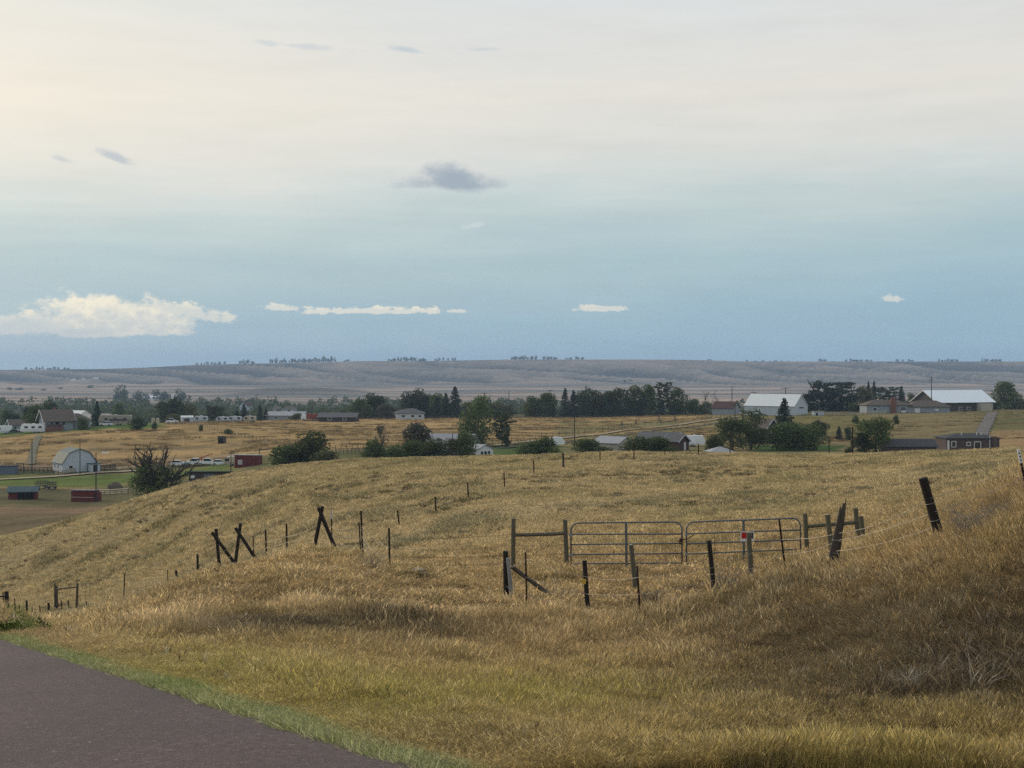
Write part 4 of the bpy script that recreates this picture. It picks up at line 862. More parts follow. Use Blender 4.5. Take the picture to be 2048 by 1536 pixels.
def tree(kind, px, pyb, pyt, wpx, D, label, group=None, name=None, v=3):
    D = hit(px, pyb, *D) if isinstance(D, tuple) else D
    _tc[0] += 1; b_ = G(px, D); H = -(pyt - HY) / F * D - b_.z; W = wpx * D / F * (1.0 if kind in ('bare', 'thin') else 1.36 if kind == 'cedar' else 1.22); H *= 1.0 if kind in ('bare', 'thin', 'spruce', 'pine') else 1.07
    nm = name or {'leafy': 'leafy_tree', 'darkleaf': 'leafy_tree', 'olive': 'leafy_tree', 'greyleaf': 'willow_tree', 'tallleaf': 'cottonwood_tree', 'bush': 'leafy_bush', 'olivebush': 'leafy_bush', 'spruce': 'spruce_tree', 'pine': 'pine_tree', 'cedar': 'cedar_tree', 'bare': 'bare_tree', 'thin': 'sparse_tree'}[kind]
    r = thing(nm, b_ - Vector((0, 0, .1)), label, 'bush' if 'bush' in nm else 'tree', group, (_tc[0] * 2.399) % 6.283); r.scale = (W, W, max(H, .5))
    cr, tr = proto(kind, _tc[0] % v); part('stem' if 'bush' in kind else 'trunk', tr, r)
    if cr: part('crown', cr, r)
    return r
MID = (300, 420)
# the half-dead tree on the shoulder of the hill
D = 262; b_ = G(310, D); dt = thing('dead_topped_tree', b_, 'gnarled tree with bare upper branches and dark lower leaves', 'tree'); H = -(888 - HY) / F * D - b_.z; W = 112 * D / F
dt.scale = (W, W, H); lm = MB(); lr = random.Random(4)
lm.tube([(0, 0, -.05), (.01, 0, .2), (0, .01, .38)], [.06, .05, .04], 7)
def crook(p, d, L, r, lv):
    pts = [p]; q = p.copy()
    for k in range(4):
        d = (d + Vector((lr.uniform(-.35, .35), lr.uniform(-.35, .35), lr.uniform(-.22, .34)))).normalized(); q = q + d * L / 4; pts.append(q.copy())
    lm.tube(pts, [r, r * .85, r * .7, r * .55, r * .3], 5, False)
    if lv:
        for k in (1, 2, 3, 3, 4): crook(pts[k], (d + Vector((lr.uniform(-1, 1), lr.uniform(-1, 1), lr.uniform(-.2, .9)))).normalized(), L * lr.uniform(.35, .6), r * .5, lv - 1)
for i in range(11):
    an = i * 2.4; up_ = lr.uniform(.15, 1.3); crook(Vector((0, 0, lr.uniform(.16, .38))), Vector((math.cos(an), math.sin(an), up_)).normalized(), lr.uniform(.5, .74), .03, 2); part('trunk', lm.mesh('trunk', DEADWOOD), dt)
part('crown', quads('crown', lobes_crown(5, 2300, [l for l in round_lobes(9, 26, .05, .60, (.10, .17))], .022, .3), MATS['leaf_green']), dt)
# trees and bushes behind the crest
for a in [('bush', 612, 935, 866, 92, 305, 'largest rounded bush beside the log gate arch'), ('bush', 572, 934, 893, 66, 300, 'lower bush at the log gate arch side of the largest bush'), ('olivebush', 652, 934, 898, 56, 296, 'yellow-green bush at the rail fence side of the largest bush'),
          ('bush', 742, 920, 881, 54, 300, 'rounded bush at the end of the long shrub row, by the white car'), ('thin', 762, 915, 848, 38, 320, 'sparse twiggy tree behind the white car'), ('bush', 790, 918, 890, 50, 298, 'low bush under the sparse twiggy tree'),
          ('greyleaf', 834, 915, 851, 58, 318, 'grey-green willow above the shrub row'), ('bush', 828, 918, 884, 52, 300, 'dark bush under the grey-green willow'), ('bush', 868, 918, 878, 58, 298, 'bush in front of the lavender-roofed house wall'),
          ('olivebush', 905, 917, 876, 50, 297, 'yellowish bush beside the short dark pole'), ('bush', 932, 917, 868, 44, 296, 'tall narrow bush next to the white annex'), ('tallleaf', 957, 893, 800, 72, (340, 420), 'tall egg-shaped cottonwood above the white annex'),
          ('pine', 1004, 894, 822, 44, (350, 410), 'lone tall pine on the lawn beside the cottonwood'), ('darkleaf', 1013, 895, 870, 17, (340, 400), 'little round lollipop tree on the lawn'),
          ('bush', 1052, 917, 884, 42, 300, 'smaller bush beside the horse trailer hedge'), ('bush', 1088, 917, 874, 62, 302, 'broad hedge bush in front of the horse trailer'), ('bush', 1172, 916, 880, 58, 300, 'broad bush beside the tan garage'), ('bush', 1207, 917, 893, 48, 296, 'low bush in front of the tan garage eaves'),
          ('bush', 1268, 916, 873, 56, 300, 'bush beside the white roller door'), ('bush', 1312, 916, 876, 66, 300, 'bush in front of the red-brown house'), ('bush', 1345, 916, 893, 40, 296, 'low bush under the red-brown house gable'),
          ('tallleaf', 1464, 903, 836, 70, 340, 'broad leafy tree beside the dark wooden house'), ('tallleaf', 1502, 902, 826, 62, 345, 'tall leafy tree with yellowing top beside the dark wooden house'), ('bush', 1430, 908, 868, 36, 335, 'slim bush at the foot of the broad leafy tree'),
          ('spruce', 1568, 895, 792, 54, 390, 'tall blue-green spruce standing before the white metal barn'), ('bush', 1575, 910, 848, 78, 340, 'large dark bush under the tall spruce'), ('bush', 1618, 910, 850, 70, 338, 'large bush at the lawn side of the tall spruce'), ('darkleaf', 1634, 874, 842, 46, (400, 470), 'round-headed dark tree on the olive slope'),
          ('spruce', 1678, 881, 851, 20, (380, 440), 'small cone-shaped conifer on the lawn'), ('darkleaf', 1696, 881, 854, 15, (380, 440), 'tiny round tree next to the small conifer'), ('tallleaf', 1752, 907, 837, 74, 300, 'large lopsided cottonwood beside the dark slate roof'), ('darkleaf', 1725, 907, 868, 40, 298, 'low leafy limb-like tree beside the lopsided cottonwood')]:
    tree(*a)
for px, lab in ((1711, 'small dark shrub on the slope above the lopsided cottonwood'), (1793, 'small dark shrub on the slope toward the gravel drive')): tree('bush', px, 848, 830, 13, (470, 570), lab)
# the bench: windbreaks and house trees
BENCH = (585, 690); gw = 'windbreak trees along the top of the golden field'
for px, t_, w_, k in [(1066, 795, 46, 'leafy'), (1094, 789, 50, 'leafy'), (1172, 779, 62, 'darkleaf'), (1195, 785, 44, 'olive'), (1218, 786, 50, 'leafy'), (1242, 781, 58, 'leafy'), (1270, 776, 52, 'leafy'), (1298, 774, 48, 'leafy'), (1356, 780, 52, 'leafy'), (1386, 800, 40, 'leafy'), (1410, 806, 34, 'olive')]:
    tree(k, px, 839, t_, w_ * .84, 655, 'broadleaf tree in the dense windbreak above the golden field' if px < 1380 else 'low broadleaf tree at the open end of the windbreak', gw)
for px, t_, w_ in [(1130, 773, 26), (1147, 777, 24), (1105, 812, 16), (1216, 800, 20), (1236, 808, 18), (1255, 804, 20), (1281, 799, 22), (1322, 800, 24), (1345, 808, 20), (1178, 806, 18), (1198, 810, 16)]:
    tree('spruce', px, 839, t_, w_ * 1.15, 640, 'tall spruce tip rising above the windbreak' if t_ < 780 else 'small spruce along the front of the windbreak', gw)
tree('pine', 1328, 839, 762, 36, 645, 'tallest open pine in the windbreak'); tree('bare', 1415, 834, 780, 40, 640, 'bare dead tree beside the weathered dark barn'); tree('bare', 1433, 834, 774, 38, 645, 'taller bare dead tree beside the weathered dark barn')
for a in [('darkleaf', 748, 838, 789, 56, 650, 'dark round tree at the field edge'), ('leafy', 722, 838, 802, 46, 640, 'lower green tree leaning on the dark round tree'), ('greyleaf', 772, 838, 812, 44, 630, 'pale grey-green shrub tree beside the bungalow'),
          ('darkleaf', 818, 836, 786, 44, 690, 'dark tree directly behind the bungalow'), ('darkleaf', 846, 836, 782, 54, 690, 'largest broadleaf tree behind the bungalow'), ('leafy', 872, 836, 790, 40, 680, 'green tree between the bungalow and the spruces'),
          ('spruce', 853, 838, 790, 20, 640, 'slim spruce in front of the bungalow'), ('spruce', 874, 838, 790, 26, 645, 'spruce nearest the bungalow in the tight row'.replace('nearest', 'next to')), ('spruce', 892, 838, 783, 30, 640, 'middle spruce in the tight row by the bungalow'), ('spruce', 910, 838, 770, 42, 640, 'biggest dark spruce in the tight row'),
          ('olive', 940, 838, 806, 44, 700, 'olive tree behind the biggest dark spruce'), ('olive', 990, 838, 806, 40, 700, 'olive tree beyond the pale rail fence'), ('olive', 1018, 838, 812, 36, 700, 'lower olive tree beyond the pale rail fence'),
          ('cedar', 1646, 827, 761, 78, 640, 'huge dark cedar beside the white metal barn'), ('cedar', 1692, 827, 766, 58, 645, 'dark cedar leaning on the huge cedar'), ('cedar', 1616, 827, 788, 36, 635, 'small cedar against the barn gable'),
          ('spruce', 1737, 826, 759, 18, 660, 'spruce tip beside its twin behind the chimney house'), ('spruce', 1748, 826, 758, 19, 665, 'twin spruce behind the chimney house'), ('olive', 1728, 826, 778, 44, 660, 'grey-green tree behind the chimney house'), ('pine', 1772, 824, 772, 60, 680, 'spreading pine above the chimney house roof'),
          ('spruce', 1803, 824, 770, 26, 680, 'narrow conifer between the chimney house and big barn'), ('olive', 1822, 824, 790, 22, 690, 'small tree at the big barn gable'), ('bush', 1762, 827, 800, 44, 600, 'dark bush in front of the brick chimney house'), ('bush', 1712, 827, 808, 34, 605, 'rounded dark bush by the rail fence'),
          ('leafy', 2011, 822, 767, 56, 670, 'large round tree beyond the big barn'), ('olivebush', 2044, 822, 797, 40, 665, 'leafy bush beyond the big barn tree'), ('bush', 1988, 822, 803, 36, 660, 'low bush between big barn and round tree'),
          ('darkleaf', 98, 858, 803, 34, 560, 'dark tree rising behind the chalet roof'), ('leafy', 72, 860, 815, 44, 500, 'green tree between the garage and chalet'), ('darkleaf', 52, 858, 817, 26, 560, 'dark tree behind the garage roof'), ('spruce', 194, 856, 799, 26, 500, 'sparse spruce at the end of the chalet'),
          ('bush', 166, 860, 835, 24, 478, 'dark shrub against the chalet wing wall'), ('darkleaf', 274, 863, 836, 34, (470, 530), 'small dark round tree on the edge of the lawn'), ('bush', 309, 859, 843, 11, (470, 540), 'tiny shrub before the stone gate pillars'),
          ('darkleaf', 342, 850, 797, 54, 640, 'dark round tree behind the white sport utility car'), ('olive', 372, 850, 808, 44, 660, 'olive tree behind the tiny pale shed'), ('olivebush', 346, 848, 826, 28, 600, 'pale bush behind the white sport utility car'), ('pine', 424, 848, 810, 28, 600, 'dark pine beside the white campers'),
          ('pine', 440, 848, 812, 24, 610, 'second dark pine beside the white campers'), ('spruce', 474, 848, 818, 17, 610, 'thin spruce between two campers'), ('spruce', 488, 848, 805, 22, 605, 'tall spruce between two campers'), ('spruce', 520, 848, 807, 16, 620, 'narrow spruce near the long shop'), ('spruce', 532, 848, 812, 14, 630, 'narrow shorter spruce at the long shop gable'),
          ('bush', 592, 842, 826, 24, 600, 'dark shrub in front of the long shop'), ('bush', 402, 862, 850, 10, (440, 560), 'little shrub alone on the golden field by the fence'), ('bush', 457, 868, 857, 17, (430, 540), 'round shrub alone on the golden field above the loafing shed'),
          ('darkleaf', 1152 - 1152 + 20, 862, 822, 34, 600, 'dark tree beyond the grey garage gable'), ('leafy', 236, 848, 808, 30, 720, 'green tree behind the motorhome'), ('bush', 1700, 905, 893, 20, 290, 'low weed bush by the two fence posts')]:
    tree(*a)
# small young trees along the lane
for px, pyb, t_ in ((1244, 857, 840), (1272, 853, 839), (1318, 847, 826), (1322, 850, 838), (1350, 845, 832)): tree('thin', px, pyb, t_, 9, (440, 600), 'young sapling beside the field lane fence', 'saplings beside the field lane')
# trees on the far ridge and out on the plain
rr = random.Random(21); rv_ = []
def far_proto(k):
    key = ('far', k)
    if key not in PROTO: PROTO[key] = quads('far_tree', lobes_crown(900 + k, 260, round_lobes(900 + k, 9, .12, .9, (.2, .32), 1.0, .4), .07), MATS['leaf_dark'])
    return PROTO[key]
def far_tree(px, D, w_, h_, label, group):
    o = bpy.data.objects.new('far_tree', far_proto(rr.randint(0, 4))); COL.objects.link(o); o.location = G(px, D) - Vector((0, 0, .5)); o.scale = (w_, w_, h_); o.rotation_euler.z = rr.uniform(0, 6.28); tag(o, label, 'tree', group)
for x0, x1, n, hp, lab in [(50, 140, 11, 6, 'tree of the low clump above the far farm buildings'), (392, 452, 9, 5, 'tree of the thin line where the far ridge dips'), (478, 512, 6, 8, 'tree of the short clump beside the long shelterbelt'), (540, 672, 30, 10, 'tree of the longest shelterbelt on the far ridge'), (688, 700, 3, 4, 'small tree just past the longest shelterbelt'),
                           (776, 852, 18, 7, 'tree of the even hedge-like shelterbelt on the far ridge'), (864, 915, 6, 6, 'tree of the scattered clump after the even shelterbelt'), (1022, 1072, 12, 8, 'tree of the compact clump on the highest ridge'), (1086, 1116, 6, 7, 'tree of the pair of clumps on the highest ridge'), (1130, 1170, 7, 6, 'tree of the last small clump on the highest ridge'),
                           (1418, 1424, 2, 4, 'tiny tree on the bare ridge shoulder'), (1490, 1580, 9, 3, 'low bush on the bare stretch of ridge'), (1636, 1654, 3, 6, 'small ridge tree above the dark cedars'), (1690, 1746, 9, 5, 'tree of the thin ridge line above the chimney house'), (1790, 1832, 4, 5, 'single ridge tree left of the tall pole'.replace('left of', 'beside')), (1875, 1916, 7, 6, 'tree of the ridge clump above the big barn'), (1962, 2006, 8, 8, 'tree of the ridge clump above the round tree')]:
    for k in range(n):
        px = x0 + (x1 - x0) * (k + rr.uniform(.1, .9)) / n; far_tree(px, 4610 + rr.uniform(-8, 30), rr.uniform(8, 15), hp * 1.65 * rr.uniform(.55, 1.2), lab, 'trees on the far ridge')
for px, w_, h_ in [(232, 16, 14), (243, 20, 16), (250, 14, 13), (274, 22, 13), (292, 13, 9), (313, 18, 13), (325, 14, 12), (333, 18, 14), (360, 20, 14), (365, 10, 9)]: far_tree(px, hit(px, 802, 1750, 2300), w_, h_ * 1.3, 'round dark tree around the white houses on the valley plain', 'trees on the valley plain')
for px, py, s in ((20, 780, 9), (40, 781, 11), (120, 778, 8), (180, 777, 12), (88, 781, 7), (1250, 761, 8), (1262, 760, 6)): far_tree(px, hit(px, py, 2500, 3800), s * 2, s * .7, 'low dark scrub patch on the pale valley plain', 'scrub on the valley plain')
# the river woods: one mass
rng = np.random.default_rng(8); QS = []
for i in range(1500):
    D = rng.uniform(860, 1680); px = rng.uniform(-350, 1140) if rng.random() < .78 else rng.uniform(1100, 2400)
    dens = fbm(np.array([px / 130]), np.array([D / 160.0]), 2)[0]
    if dens < -.18 and D > 900: continue
    x = (px - CX) / F * D; z = ground(x, D); h_ = rng.uniform(7, 14) * (1 if px < 1100 else .62); w_ = rng.uniform(7, 13); n = 46
    d = rng.normal(size=(n, 3)); d /= np.linalg.norm(d, axis=1)[:, None]
    lob = rng.normal(scale=.22, size=(6, 3)); C = lob[rng.integers(0, 6, n)] * [1, 1, .7] + d * .34; C = C * [w_, w_, h_] * .72 + [x, D, z + h_ * .45]
    QS.append(leafquads(rng, C, 1.15))
wm = quads('river_woods', np.concatenate(QS), MATS['leaf_green']); wo_ = bpy.data.objects.new('river_woods', wm); COL.objects.link(wo_); tag(wo_, 'mass of green cottonwoods along the river below the ridge', 'woods', kind='stuff')
# ------------------------------------------------------------------ near fences and gates
FR = random.Random(3)
def post_axis(t, b_, D):
    D = hit(b_[0], b_[1], *D) if isinstance(D, tuple) else D
    T, B = P(t[0], t[1], D), P(b_[0], b_[1], D); ax = (B - T).normalized(); g = ground(B.x, B.y)
    if B.z > g - .35: B = B + ax * ((B.z - (g - .35)) / max(.2, -ax.z))
    return T, B
def round_post(root, t, b_, D, r, m_, name='post', label=None):
    T, B = post_axis(t, b_, D); o = root.location; n = 6
    pts = [B.lerp(T, k / n) for k in range(n + 1)]; rad = [r * (1.06 - .1 * k / n + FR.uniform(-.03, .03)) for k in range(n + 1)]; pts.append(T + (T - B).normalized() * .012); rad.append(r * .86)
    ob = MB().tube(pts, rad, 10).build(name, m_, root, o)
    if label: ob['label'] = label
    return T, B
def t_post(root, t, b_, D, m_=TPOST, w_=.021, cap=None):
    T, B = post_axis(t, b_, D); o = root.location; ax = (T - B).normalized(); s = ax.cross(Vector((0, 1, 0))).normalized(); f = s.cross(ax)
    mb = MB()
    def bar(a0, a1, f0, f1, q0, q1):
        i = len(mb.v); mb.v += [tuple(q + s * a + f * c_) for q in (q0, q1) for a, c_ in ((a0, f0), (a1, f0), (a1, f1), (a0, f1))]
        mb.f += [tuple(i + k for k in q) for q in ((0, 1, 2, 3), (7, 6, 5, 4), (0, 4, 5, 1), (1, 5, 6, 2), (2, 6, 7, 3), (3, 7, 4, 0))]
    bar(-w_, w_, -.006, .006, B, T); bar(-.006, .006, .006, .045, B, T)
    L = (T - B).length
    for k in range(int(L / .06)): q = B + ax * (.3 + k * .06); (q - B).length < L - .03 and bar(-.009, .009, -.016, -.006, q, q + ax * .025)
    ob = mb.build('t_post', m_, root, o)
    if cap:
        mb = MB(); q0 = T - ax * cap; bar(-w_ - .004, w_ + .004, -.010, .010, q0, T + ax * .004); bar(-.01, .01, .006, .05, q0, T + ax * .004); mb.build('white_tip', WHITE, ob, o)
    return T, B
def strand(root, Q, m_=WIRE, r=.0046, sag=.05, barbs=True, name='wire'):
    mb = MB(); pts = []
    for a, b_ in zip(Q[:-1], Q[1:]):
        n = max(4, int((b_ - a).length / .25)); sg = sag * FR.uniform(.5, 1.6) * min(1.6, (b_ - a).length / 3)
        for k in range(n):
            u = k / n; p = a.lerp(b_, u) - Vector((0, 0, sg * 4 * u * (1 - u))); p.z += FR.uniform(-.004, .004); pts.append(p)
    pts.append(Q[-1]); mb.tube(pts, r, 4, False)
    if barbs:
        for a, b_ in zip(pts[:-1], pts[1:]):
            for u in (.25, .75):
                p = a.lerp(b_, u); v = Vector((FR.uniform(-.4, .4), FR.uniform(-1, 1), FR.uniform(-1, 1))).normalized() * .022
                mb.tube([p - v, p + v], r * .8, 3, False)
    return mb.build(name, m_, root, root.location)
def on(pq, f): T, B = pq; return T.lerp(B, f * .8) + Vector((0, -.07, 0))

# 1. the roadside fence with mixed posts
f1 = thing('barbed_wire_fence', P(1013, 1212, 33), 'old barbed wire fence of mixed leaning posts climbing the roadside bank', 'fence')
N = (20, 36)
p0 = round_post(f1, (1011, 1103), (1013, 1212), N, .072, WOOD_DK, 'corner_post'); p0b = round_post(f1, (1016, 1117), (1025, 1213), N, .052, GALV_PALE, 'pale_post', 'pale grey pipe post leaning on the corner post')
p1 = t_post(f1, (1051, 1105), (1054, 1220), N); p2 = round_post(f1, (1169, 1122), (1176, 1228), N, .058, WOOD_DK); p3 = t_post(f1, (1274, 1132), (1281, 1239), N)
p4 = round_post(f1, (1418, 1082), (1431, 1208), N, .056, WOOD_DK); p5 = t_post(f1, (1558, 1038), (1575, 1173), N)
D = hit(1658, 1166, 20, 36); T, B = P(1688, 1006, D), P(1655, 1172, D); o = f1.location
sp = MB(); n = 9; pr = [.118, .115, .112, .105, .10, .092, .08, .066, .05, .012]
pts = [(B - Vector((0, 0, .2))).lerp(T, k / n) + Vector((FR.uniform(-.012, .012), 0, 0)) for k in range(n + 1)]
sp.tube(pts, pr, 7); sp.tube([B.lerp(T, .35) + Vector((-.05, -.03, 0)), B.lerp(T, .75) + Vector((-.035, -.02, 0)), P(1681, 1013, D)], [.06, .05, .012], 6); sp.tube([B.lerp(T, .5) + Vector((.04, -.04, 0)), B.lerp(T, .85) + Vector((.03, -.02, 0)), P(1692, 999, D)], [.05, .04, .008], 6)
so_ = sp.build('split_post', WOOD_GY, f1, o); so_['label'] = 'weathered post split and tapering to jagged tips'; p6 = (T, B)
p7 = round_post(f1, (1846, 957), (1885, 1094), N, .083, WOOD_DK, 'post', 'thick dark round post leaning steeply'); p8 = t_post(f1, (2037, 900), (2056, 990), (18, 30), cap=.23)
p9 = t_post(f1, (2240, 830), (2250, 900), (16, 26))
bD = (p0[0].y + p0[1].y) / 2; round_post(f1, (1023, 1133), (1109, 1197), bD - .05, .055, WOOD_GY, 'brace_log')
for fr_ in ((.17, .17, .12, .28, .20, .42, .30, .45, .28, .3, .3), (.62, .62, .42, .60, .50, .62, .52, .56, .47, .5, .5), (.92, .92, .74, .84, .78, .84, .74, .72, .66, .7, .7)):
    strand(f1, [on(q, f_) for q, f_ in zip((p0, p0b, p1, p2, p3, p4, p5, p6, p7, p8, p9), fr_)], sag=.07)
for q, fs in ((p7, (.28, .47, .66)), (p6, (.45, .6)), (p4, (.42, .62)), (p2, (.28,))):   # staples and tie wraps round the posts
    for f_ in fs:
        c0 = q[0].lerp(q[1], f_); ax = (q[0] - q[1]).normalized(); rr_ = .09 if q is p7 else (.10 if q is p6 else .062); a = ax.cross(Vector((0, 1, 0))).normalized(); bb = ax.cross(a)
        MB().tube([c0 + (a * math.cos(k * .7) + bb * math.sin(k * .7)) * rr_ for k in range(10)], .0055, 4, False).build('tie_wire', WIRE, f1, o)
tg = P(1168, 1163, p2[0].y - .09); y_ = MB().box(tg.x - .045, tg.x + .045, tg.y - .008, tg.y, tg.z - .06, tg.z + .06).build('yellow_tag', YELLOW, None, tg); tag(y_, 'small yellow tag nailed to the black fence post', 'tag')

# 2. H-brace, gates and the line they stand in
GD = 42.5
f2 = thing('gate_line_fence', G(1080, GD), 'weathered post and wire fence with H-brace beside the tube gates', 'fence'); o = f2.location
h1 = round_post(f2, (1027, 1038), (1026, 1140), GD, .07, WOOD_GN, 'brace_post'); h2 = round_post(f2, (1130, 1040), (1134, 1144), GD, .07, WOOD_GN, 'brace_post')
MB().tube([P(1030, 1070, GD), P(1080, 1069, GD), P(1128, 1067, GD)], .055, 9).build('brace_rail', WOOD_GN, f2, o)
l1 = t_post(f2, (778, 1056), (780, 1172), 43.0, w_=.03); l2 = t_post(f2, (722, 1022), (726, 1125), 45.5, w_=.03); l2b = t_post(f2, (718, 1044), (722, 1120), 46.5)
for f_ in (.28, .48, .66, .82): strand(f2, [on(l1, f_ - .05), on(h1, f_), on(h2, f_)], WIRE_DK, .004, .05)
strand(f2, [P(1126, 1072, GD), P(1030, 1130, GD)], WIRE_DK, .005, .01, False, 'brace_wire')
for f_ in (.3, .5, .72): strand(f2, [on(l2, f_), on(l1, f_ + .12)], WIRE, .004, .12)
for k in range(5): strand(f2, [on(l2, .35 + .12 * k), P(745 + 6 * k, 1135 + 4 * k, 44.2)], WIRE, .004, -.02 * k, True, 'loose_wire')
f3 = thing('gate_line_fence', G(1665, GD), 'treated post H-brace fence where the bank meets the tube gates', 'fence'); o3 = f3.location
g1 = round_post(f3, (1610, 1028), (1615, 1115), GD, .072, WOOD_GN, 'brace_post'); g2 = round_post(f3, (1711, 1017), (1718, 1092), GD, .075, WOOD_GN, 'brace_post'); g3 = round_post(f3, (1722, 1033), (1728, 1092), GD - .6, .07, WOOD_GN)
MB().tube([P(1614, 1053, GD), P(1660, 1049, GD), P(1709, 1045, GD)], .055, 9).build('brace_rail', WOOD_GN, f3, o3); strand(f3, [P(1614, 1056, GD), P(1706, 1100, GD)], WIRE_DK, .005, .01, False, 'brace_wire')
for f_ in (.35, .65, .9): strand(f3, [on(g1, f_), on(g2, f_), on(g3, f_ + .05)], WIRE_DK, .004, .03)
for t_, b_, lab in (((1262, 1090), (1272, 1186), 'pale treated post standing alone before the first tube gate'), ((1497, 1065), (1503, 1158), 'pale treated post standing alone before the red and white sign'), ((1655, 1030), (1665, 1118), 'pale treated post behind the split post')):
    D = hit(b_[0], b_[1] + 4, 33, 41); r = thing('fence_post', G(b_[0], D), lab, 'post'); q = round_post(r, t_, b_, D, .068, WOOD_GN, 'shaft'); MB().tube([q[0], q[0] + Vector((0, 0, .015))], .06, 10).build('cut_top', STONE, r, r.location)


def tube_gate(name, label, xl, xr, topl, topr, rowsl, rowsr, brace_x, D):
    r = thing(name, G((xl + xr) / 2, D), label, 'gate'); o = r.location; tr = .024
    bl, br_ = rowsl[-1], rowsr[-1]; q = 15; k = lambda a, b_, u: a + (b_ - a) * u
    L = [P(xl, bl + 3, D), P(xl, topl + q, D)]
    L += [P(xl + q * (1 - math.cos(a)), topl + q * (1 - math.sin(a)), D) for a in (.35, .75, 1.15, 1.57)]
    L += [P(k(xl, xr, u), k(topl, topr, u), D) for u in (.3, .6)] + [P(xr - q * (1 - math.cos(a)), topr + q * (1 - math.sin(a)), D) for a in (1.57, 1.15, .75, .35)] + [P(xr, topr + q, D), P(xr, br_ + 3, D)]
    MB().tube(L, tr, 8).build('frame', GALV, r, o, True)
    for a, b_ in zip(rowsl, rowsr): MB().tube([P(xl, a, D), P(xr, b_, D)], tr * .92, 8).build('rail', GALV, r, o, True)
    u = (brace_x - xl) / (xr - xl); MB().tube([P(brace_x, k(topl, topr, u), D - .03), P(brace_x + 1, k(bl, br_, u) + 16, D - .03)], .038, 4).build('upright_brace', GALV, r, o)
    for yy in (.3, .78): p = P(xr if name == 'tube_gate_b' else xl, k(topl, bl, yy), D); MB().box(p.x - .05, p.x + .05, p.y - .04, p.y + .04, p.z - .035, p.z + .035).build('hinge', GALV_PALE, r, o)
    return r
gA = tube_gate('tube_gate', 'grey steel tube gate hung on the H-brace post', 1142, 1364, 1046, 1044, (1068.5, 1089, 1109, 1127.5), (1068, 1087, 1107, 1126), 1252, GD - .1)
gB = tube_gate('tube_gate', 'grey steel tube gate carrying the red and white sign', 1373, 1601, 1044, 1036.5, (1067.5, 1087.5, 1108, 1126.5), (1060, 1079.5, 1098.5, 1117), 1487, GD - .1)
MB().tube([P(1355, 1083, GD - .15), P(1364, 1080, GD - .15), P(1376, 1077, GD - .15), P(1388, 1069, GD - .15)], .014, 5).build('chain', TPOST, gA, gA.location); pp = P(1362, 1081, GD - .16); MB().box(pp.x - .05, pp.x + .05, pp.y - .03, pp.y + .03, pp.z - .06, pp.z + .06).build('latch', TPOST, gA, gA.location)
MB().tube([P(1428, 1066, GD - .13), P(1430, 1098, GD - .13), P(1428, 1126, GD - .13)], .008, 4).build('hanging_chain', TPOST, gB, gB.location)
s0, s1 = P(1481, 1083, GD - .18), P(1508, 1063, GD - .18); sg = thing('gate_sign', Vector(((s0.x + s1.x) / 2, s0.y, s0.z)), 'white sign with red panel wired to the second tube gate', 'sign'); o = sg.location
MB().box(s0.x, s1.x, s0.y - .006, s0.y, s0.z, s1.z).build('plate', WHITE, sg, o); wd = s1.x - s0.x; hh = s1.z - s0.z
MB().box(s0.x + .07 * wd, s0.x + .55 * wd, s0.y - .010, s0.y - .006, s0.z + .30 * hh, s1.z - .08 * hh).build('red_panel', SIGNRED, sg, o); MB().box(s0.x + .80 * wd, s1.x - .06 * wd, s0.y - .010, s0.y - .006, s0.z + .3 * hh, s1.z - .08 * hh).build('black_panel', CARDARK, sg, o)

# 3. the fence with crossed log braces falling away behind the mound
f4 = thing('crossed_log_fence', G(650, 49), 'barbed wire fence with crossed log braces going down behind the grassy mound', 'fence'); o = f4.location
def log(t, b_, D, r=.068): return round_post(f4, t, b_, D, r, WOOD_DK, 'crossed_log')
x1 = log((645, 1013), (627, 1103), 49.0); x2 = log((637, 1016), (672, 1100), 48.8); log((650, 1014), (644, 1030), 48.7, .05) if False else None
tw = t_post(f4, (663, 1022), (664, 1090), 50, cap=.28); a1 = t_post(f4, (573, 1048), (574, 1112), 53, w_=.034); a2 = t_post(f4, (531, 1059), (533, 1120), 54.5, w_=.034); a3 = t_post(f4, (506, 1072), (508, 1122), 56)
x3 = log((481, 1047), (470, 1130), 56.0); x4 = log((471, 1056), (512, 1118), 55.8); x5 = log((432, 1058), (439, 1135), 57.0); x6 = log((424, 1065), (472, 1130), 56.7)
c1 = round_post(f4, (395, 1109), (396, 1154), 61, .055, WOOD_DK); c2 = round_post(f4, (352, 1141), (355, 1165), 67, .06, WOOD_DK); c3 = t_post(f4, (335, 1140), (336, 1165), 70); c4 = t_post(f4, (249, 1147), (248, 1190), 96, w_=.04)
for f_ in (.35, .52, .68, .82): strand(f4, [on(c4, f_), on(c3, f_), on(c1, f_), on(x5, f_), on(x3, f_), on(a3, f_), on(a2, f_), on(a1, f_), on(x1, f_), on(tw, f_), on(l2, f_)], WIRE, .0045, .04)
